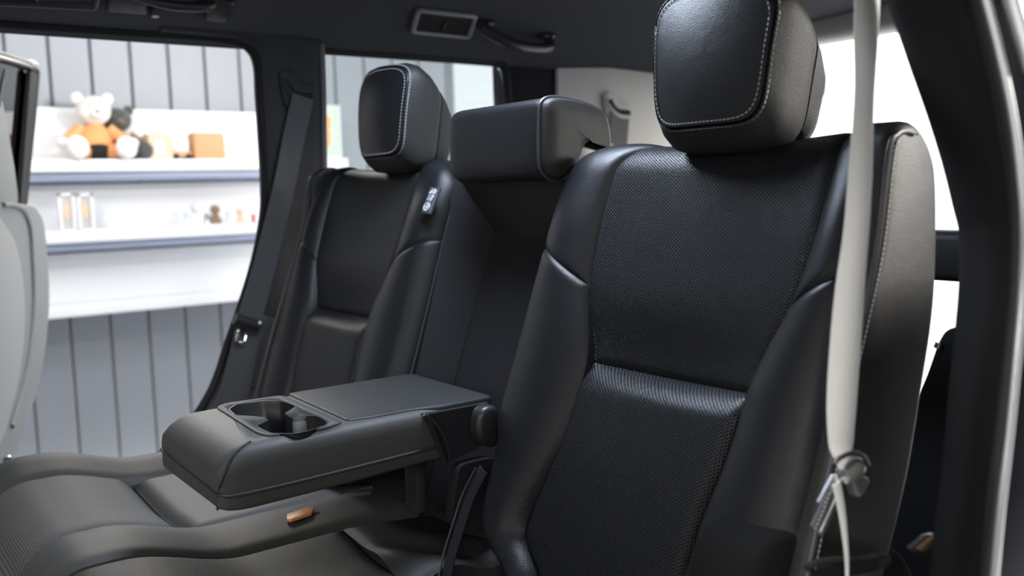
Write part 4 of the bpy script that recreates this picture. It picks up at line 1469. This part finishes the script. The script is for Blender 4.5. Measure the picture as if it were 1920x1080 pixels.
# ------------------------------------------------------------------ near pillar, seal and highlight strip on the right
M['pillar'] = plain('black_pillar_plastic', (0.006, 0.006, 0.0066), 0.55, bump=(1400, 0.35, 0.0005), spec=0.15)
NY = -0.84
A = smooth_path([ony(x, y, -0.775) for x, y in ((1640, -80), (1662, 0), (1682, 60), (1706, 130), (1738, 220), (1766, 310), (1786, 390), (1797, 440), (1797, 530), (1788, 640), (1776, 760), (1764, 900), (1750, 1000), (1735, 1120))], 4)
B = smooth_path([ony(x, y, NY - 0.01) for x, y in ((1800, -80), (1820, 0), (1832, 60), (1846, 130), (1866, 220), (1884, 310), (1894, 390), (1897, 440), (1897, 530), (1886, 640), (1872, 760), (1858, 900), (1846, 1000), (1835, 1120))], 4)
struct(strip('wall_near', A, B, (0.07, 0.03, 0), M['pillar'], 0.008))
for i, (pts, r_, mt, y_) in enumerate((
        (((1802, -60), (1822, 0), (1848, 110), (1872, 220), (1890, 330), (1899, 430), (1897, 540), (1884, 680), (1868, 820), (1852, 960), (1840, 1110)), 0.003, 'pillar', NY - 0.012),
        (((1812, -60), (1834, 0), (1862, 110), (1886, 220), (1902, 330), (1909, 430), (1906, 540), (1893, 680), (1878, 820), (1864, 960), (1850, 1110)), 0.0065, 'rubber', NY - 0.014))):
    struct(tube('trim_%d' % (6 + i), [ony(x, y, y_) for x, y in pts], r_, M[mt], None, 10))
M['strip'] = plain('body_highlight_strip', (0.85, 0.85, 0.86), 0.25, metal=0.9)  # stands in for the highlight along the black body edge
struct(tube('trim_8', [ony(x, y, NY - 0.02) for x, y in ((1828, -60), (1848, 0), (1876, 110), (1899, 220), (1914, 330), (1921, 430), (1918, 540), (1906, 680), (1892, 820), (1876, 960), (1862, 1110))], 0.0032, M['strip'], None, 12))
C_ = smooth_path([ony(x, y, NY - 0.008) for x, y in ((1830, -80), (1850, 0), (1902, 220), (1924, 430), (1909, 680), (1879, 960), (1860, 1120))], 4)
D_ = smooth_path([ony(x, y, NY - 0.02) for x, y in ((2100, -80), (2100, 0), (2140, 220), (2150, 430), (2150, 680), (2150, 960), (2150, 1120))], 4)
struct(strip('wall_near_1', C_, D_, (0.0, 0.03, 0), M['paint'], 0.02))
struct(tube('trim_9', [ony(x, y, NY - 0.03) for x, y in ((1884, -60), (1898, 0), (1912, 50), (1935, 130))], 0.006, M['strip'], None, 10))
# sill and lower side of the near opening
struct(box('wall_near_2', (1.74, -0.815, 0.47), (1.66, 0.05, 0.78), M['plastic'], None, 0.02))  # unseen body side, raised to block light from the near seat's lower side
struct(box('wall_near_3', (1.75, -0.775, 1.0), (0.9, 0.05, 0.55), M['plastic'], None, 0.03)) if False else None

# ------------------------------------------------------------------ load area seen past the near seat
cc = thing('cargo_cover', 'black roller cover bar across the boot behind the near seat', 'boot cover', (1.25, -0.2, 0.81))
bm = bmesh.new()
add_box(bm, (1.25, -0.20, 0.811), (0.06, 1.10, 0.068), 0.012, 3)
bm_obj('roller_housing', bm, M['rubber'], cc)
for y in (0.36, -0.76): box('end_cap', (1.25, y, 0.811), (0.07, 0.03, 0.078), M['plastic'], cc, 0.01, 3)
fs = thing('folded_seat', 'black third-row seat folded up against the near side of the boot', 'car seat', (1.5, -0.45, 0.4))
fo = [onx(x, y, 1.5) for x, y in ((1600, 800), (1718, 752), (1724, 738), (1740, 700), (1760, 642), (1772, 622), (1784, 615), (1812, 612), (1830, 700), (1830, 1250), (1600, 1250))]
plate('seat_back', rounded(fo, 0.012, 4), (1, 0, 0), 0.08, M['rubber'], fs, 0.01, 3)
tube('release_lever', [onx(1757, 652, 1.495), onx(1761, 642, 1.495)], 0.006, M['satin'], fs, 10, sub=1)

# lit edge of the sill carpet and the warm glint on the near sill, painted as an amber plate
ce = thing('carpet_mat', 'dark fuzzy carpet edge lit at the bottom beside the belt', 'carpet', ony(1580, 1065, -0.72))
e0 = smooth_path([ony(x, y, -0.72) for x, y in ((1512, 1066), (1532, 1055), (1568, 1050), (1600, 1050), (1640, 1044))], 4)
tube('pile_edge', e0, 0.0032, M['velour'], ce, 10, sub=1)
ct = [e0[0] + Vector((0, -0.004, 0)), e0[-1] + Vector((0, -0.004, 0)), e0[-1] + Vector((0.06, 0.02, -0.02)), e0[0] + Vector((0.06, 0.02, -0.02))]
plate('mat_body', ct, (0, 0, -1), 0.012, M['carpet'], ce, 0.003)
rf = thing('sill_glint', 'small amber plate painted as a warm glint on the dark near door sill', 'painted glint', ony(1735, 1022, -0.76))
pr = [ony(x, y, -0.765) for x, y in ((1716, 1028), (1740, 1008), (1752, 1006), (1752, 1016), (1738, 1030), (1722, 1034))]
plate('glint_plate', pr, (0, -1, 0), 0.004, plain('amber_glint', (0.07, 0.042, 0.024), 0.4), rf, 0.0015)
plate('glint_backing', [p + Vector((0, 0.006, 0)) + (p - sum(pr, Vector()) / 6) * 0.25 for p in pr], (0, -1, 0), 0.005, M['plastic'], rf, 0.001)
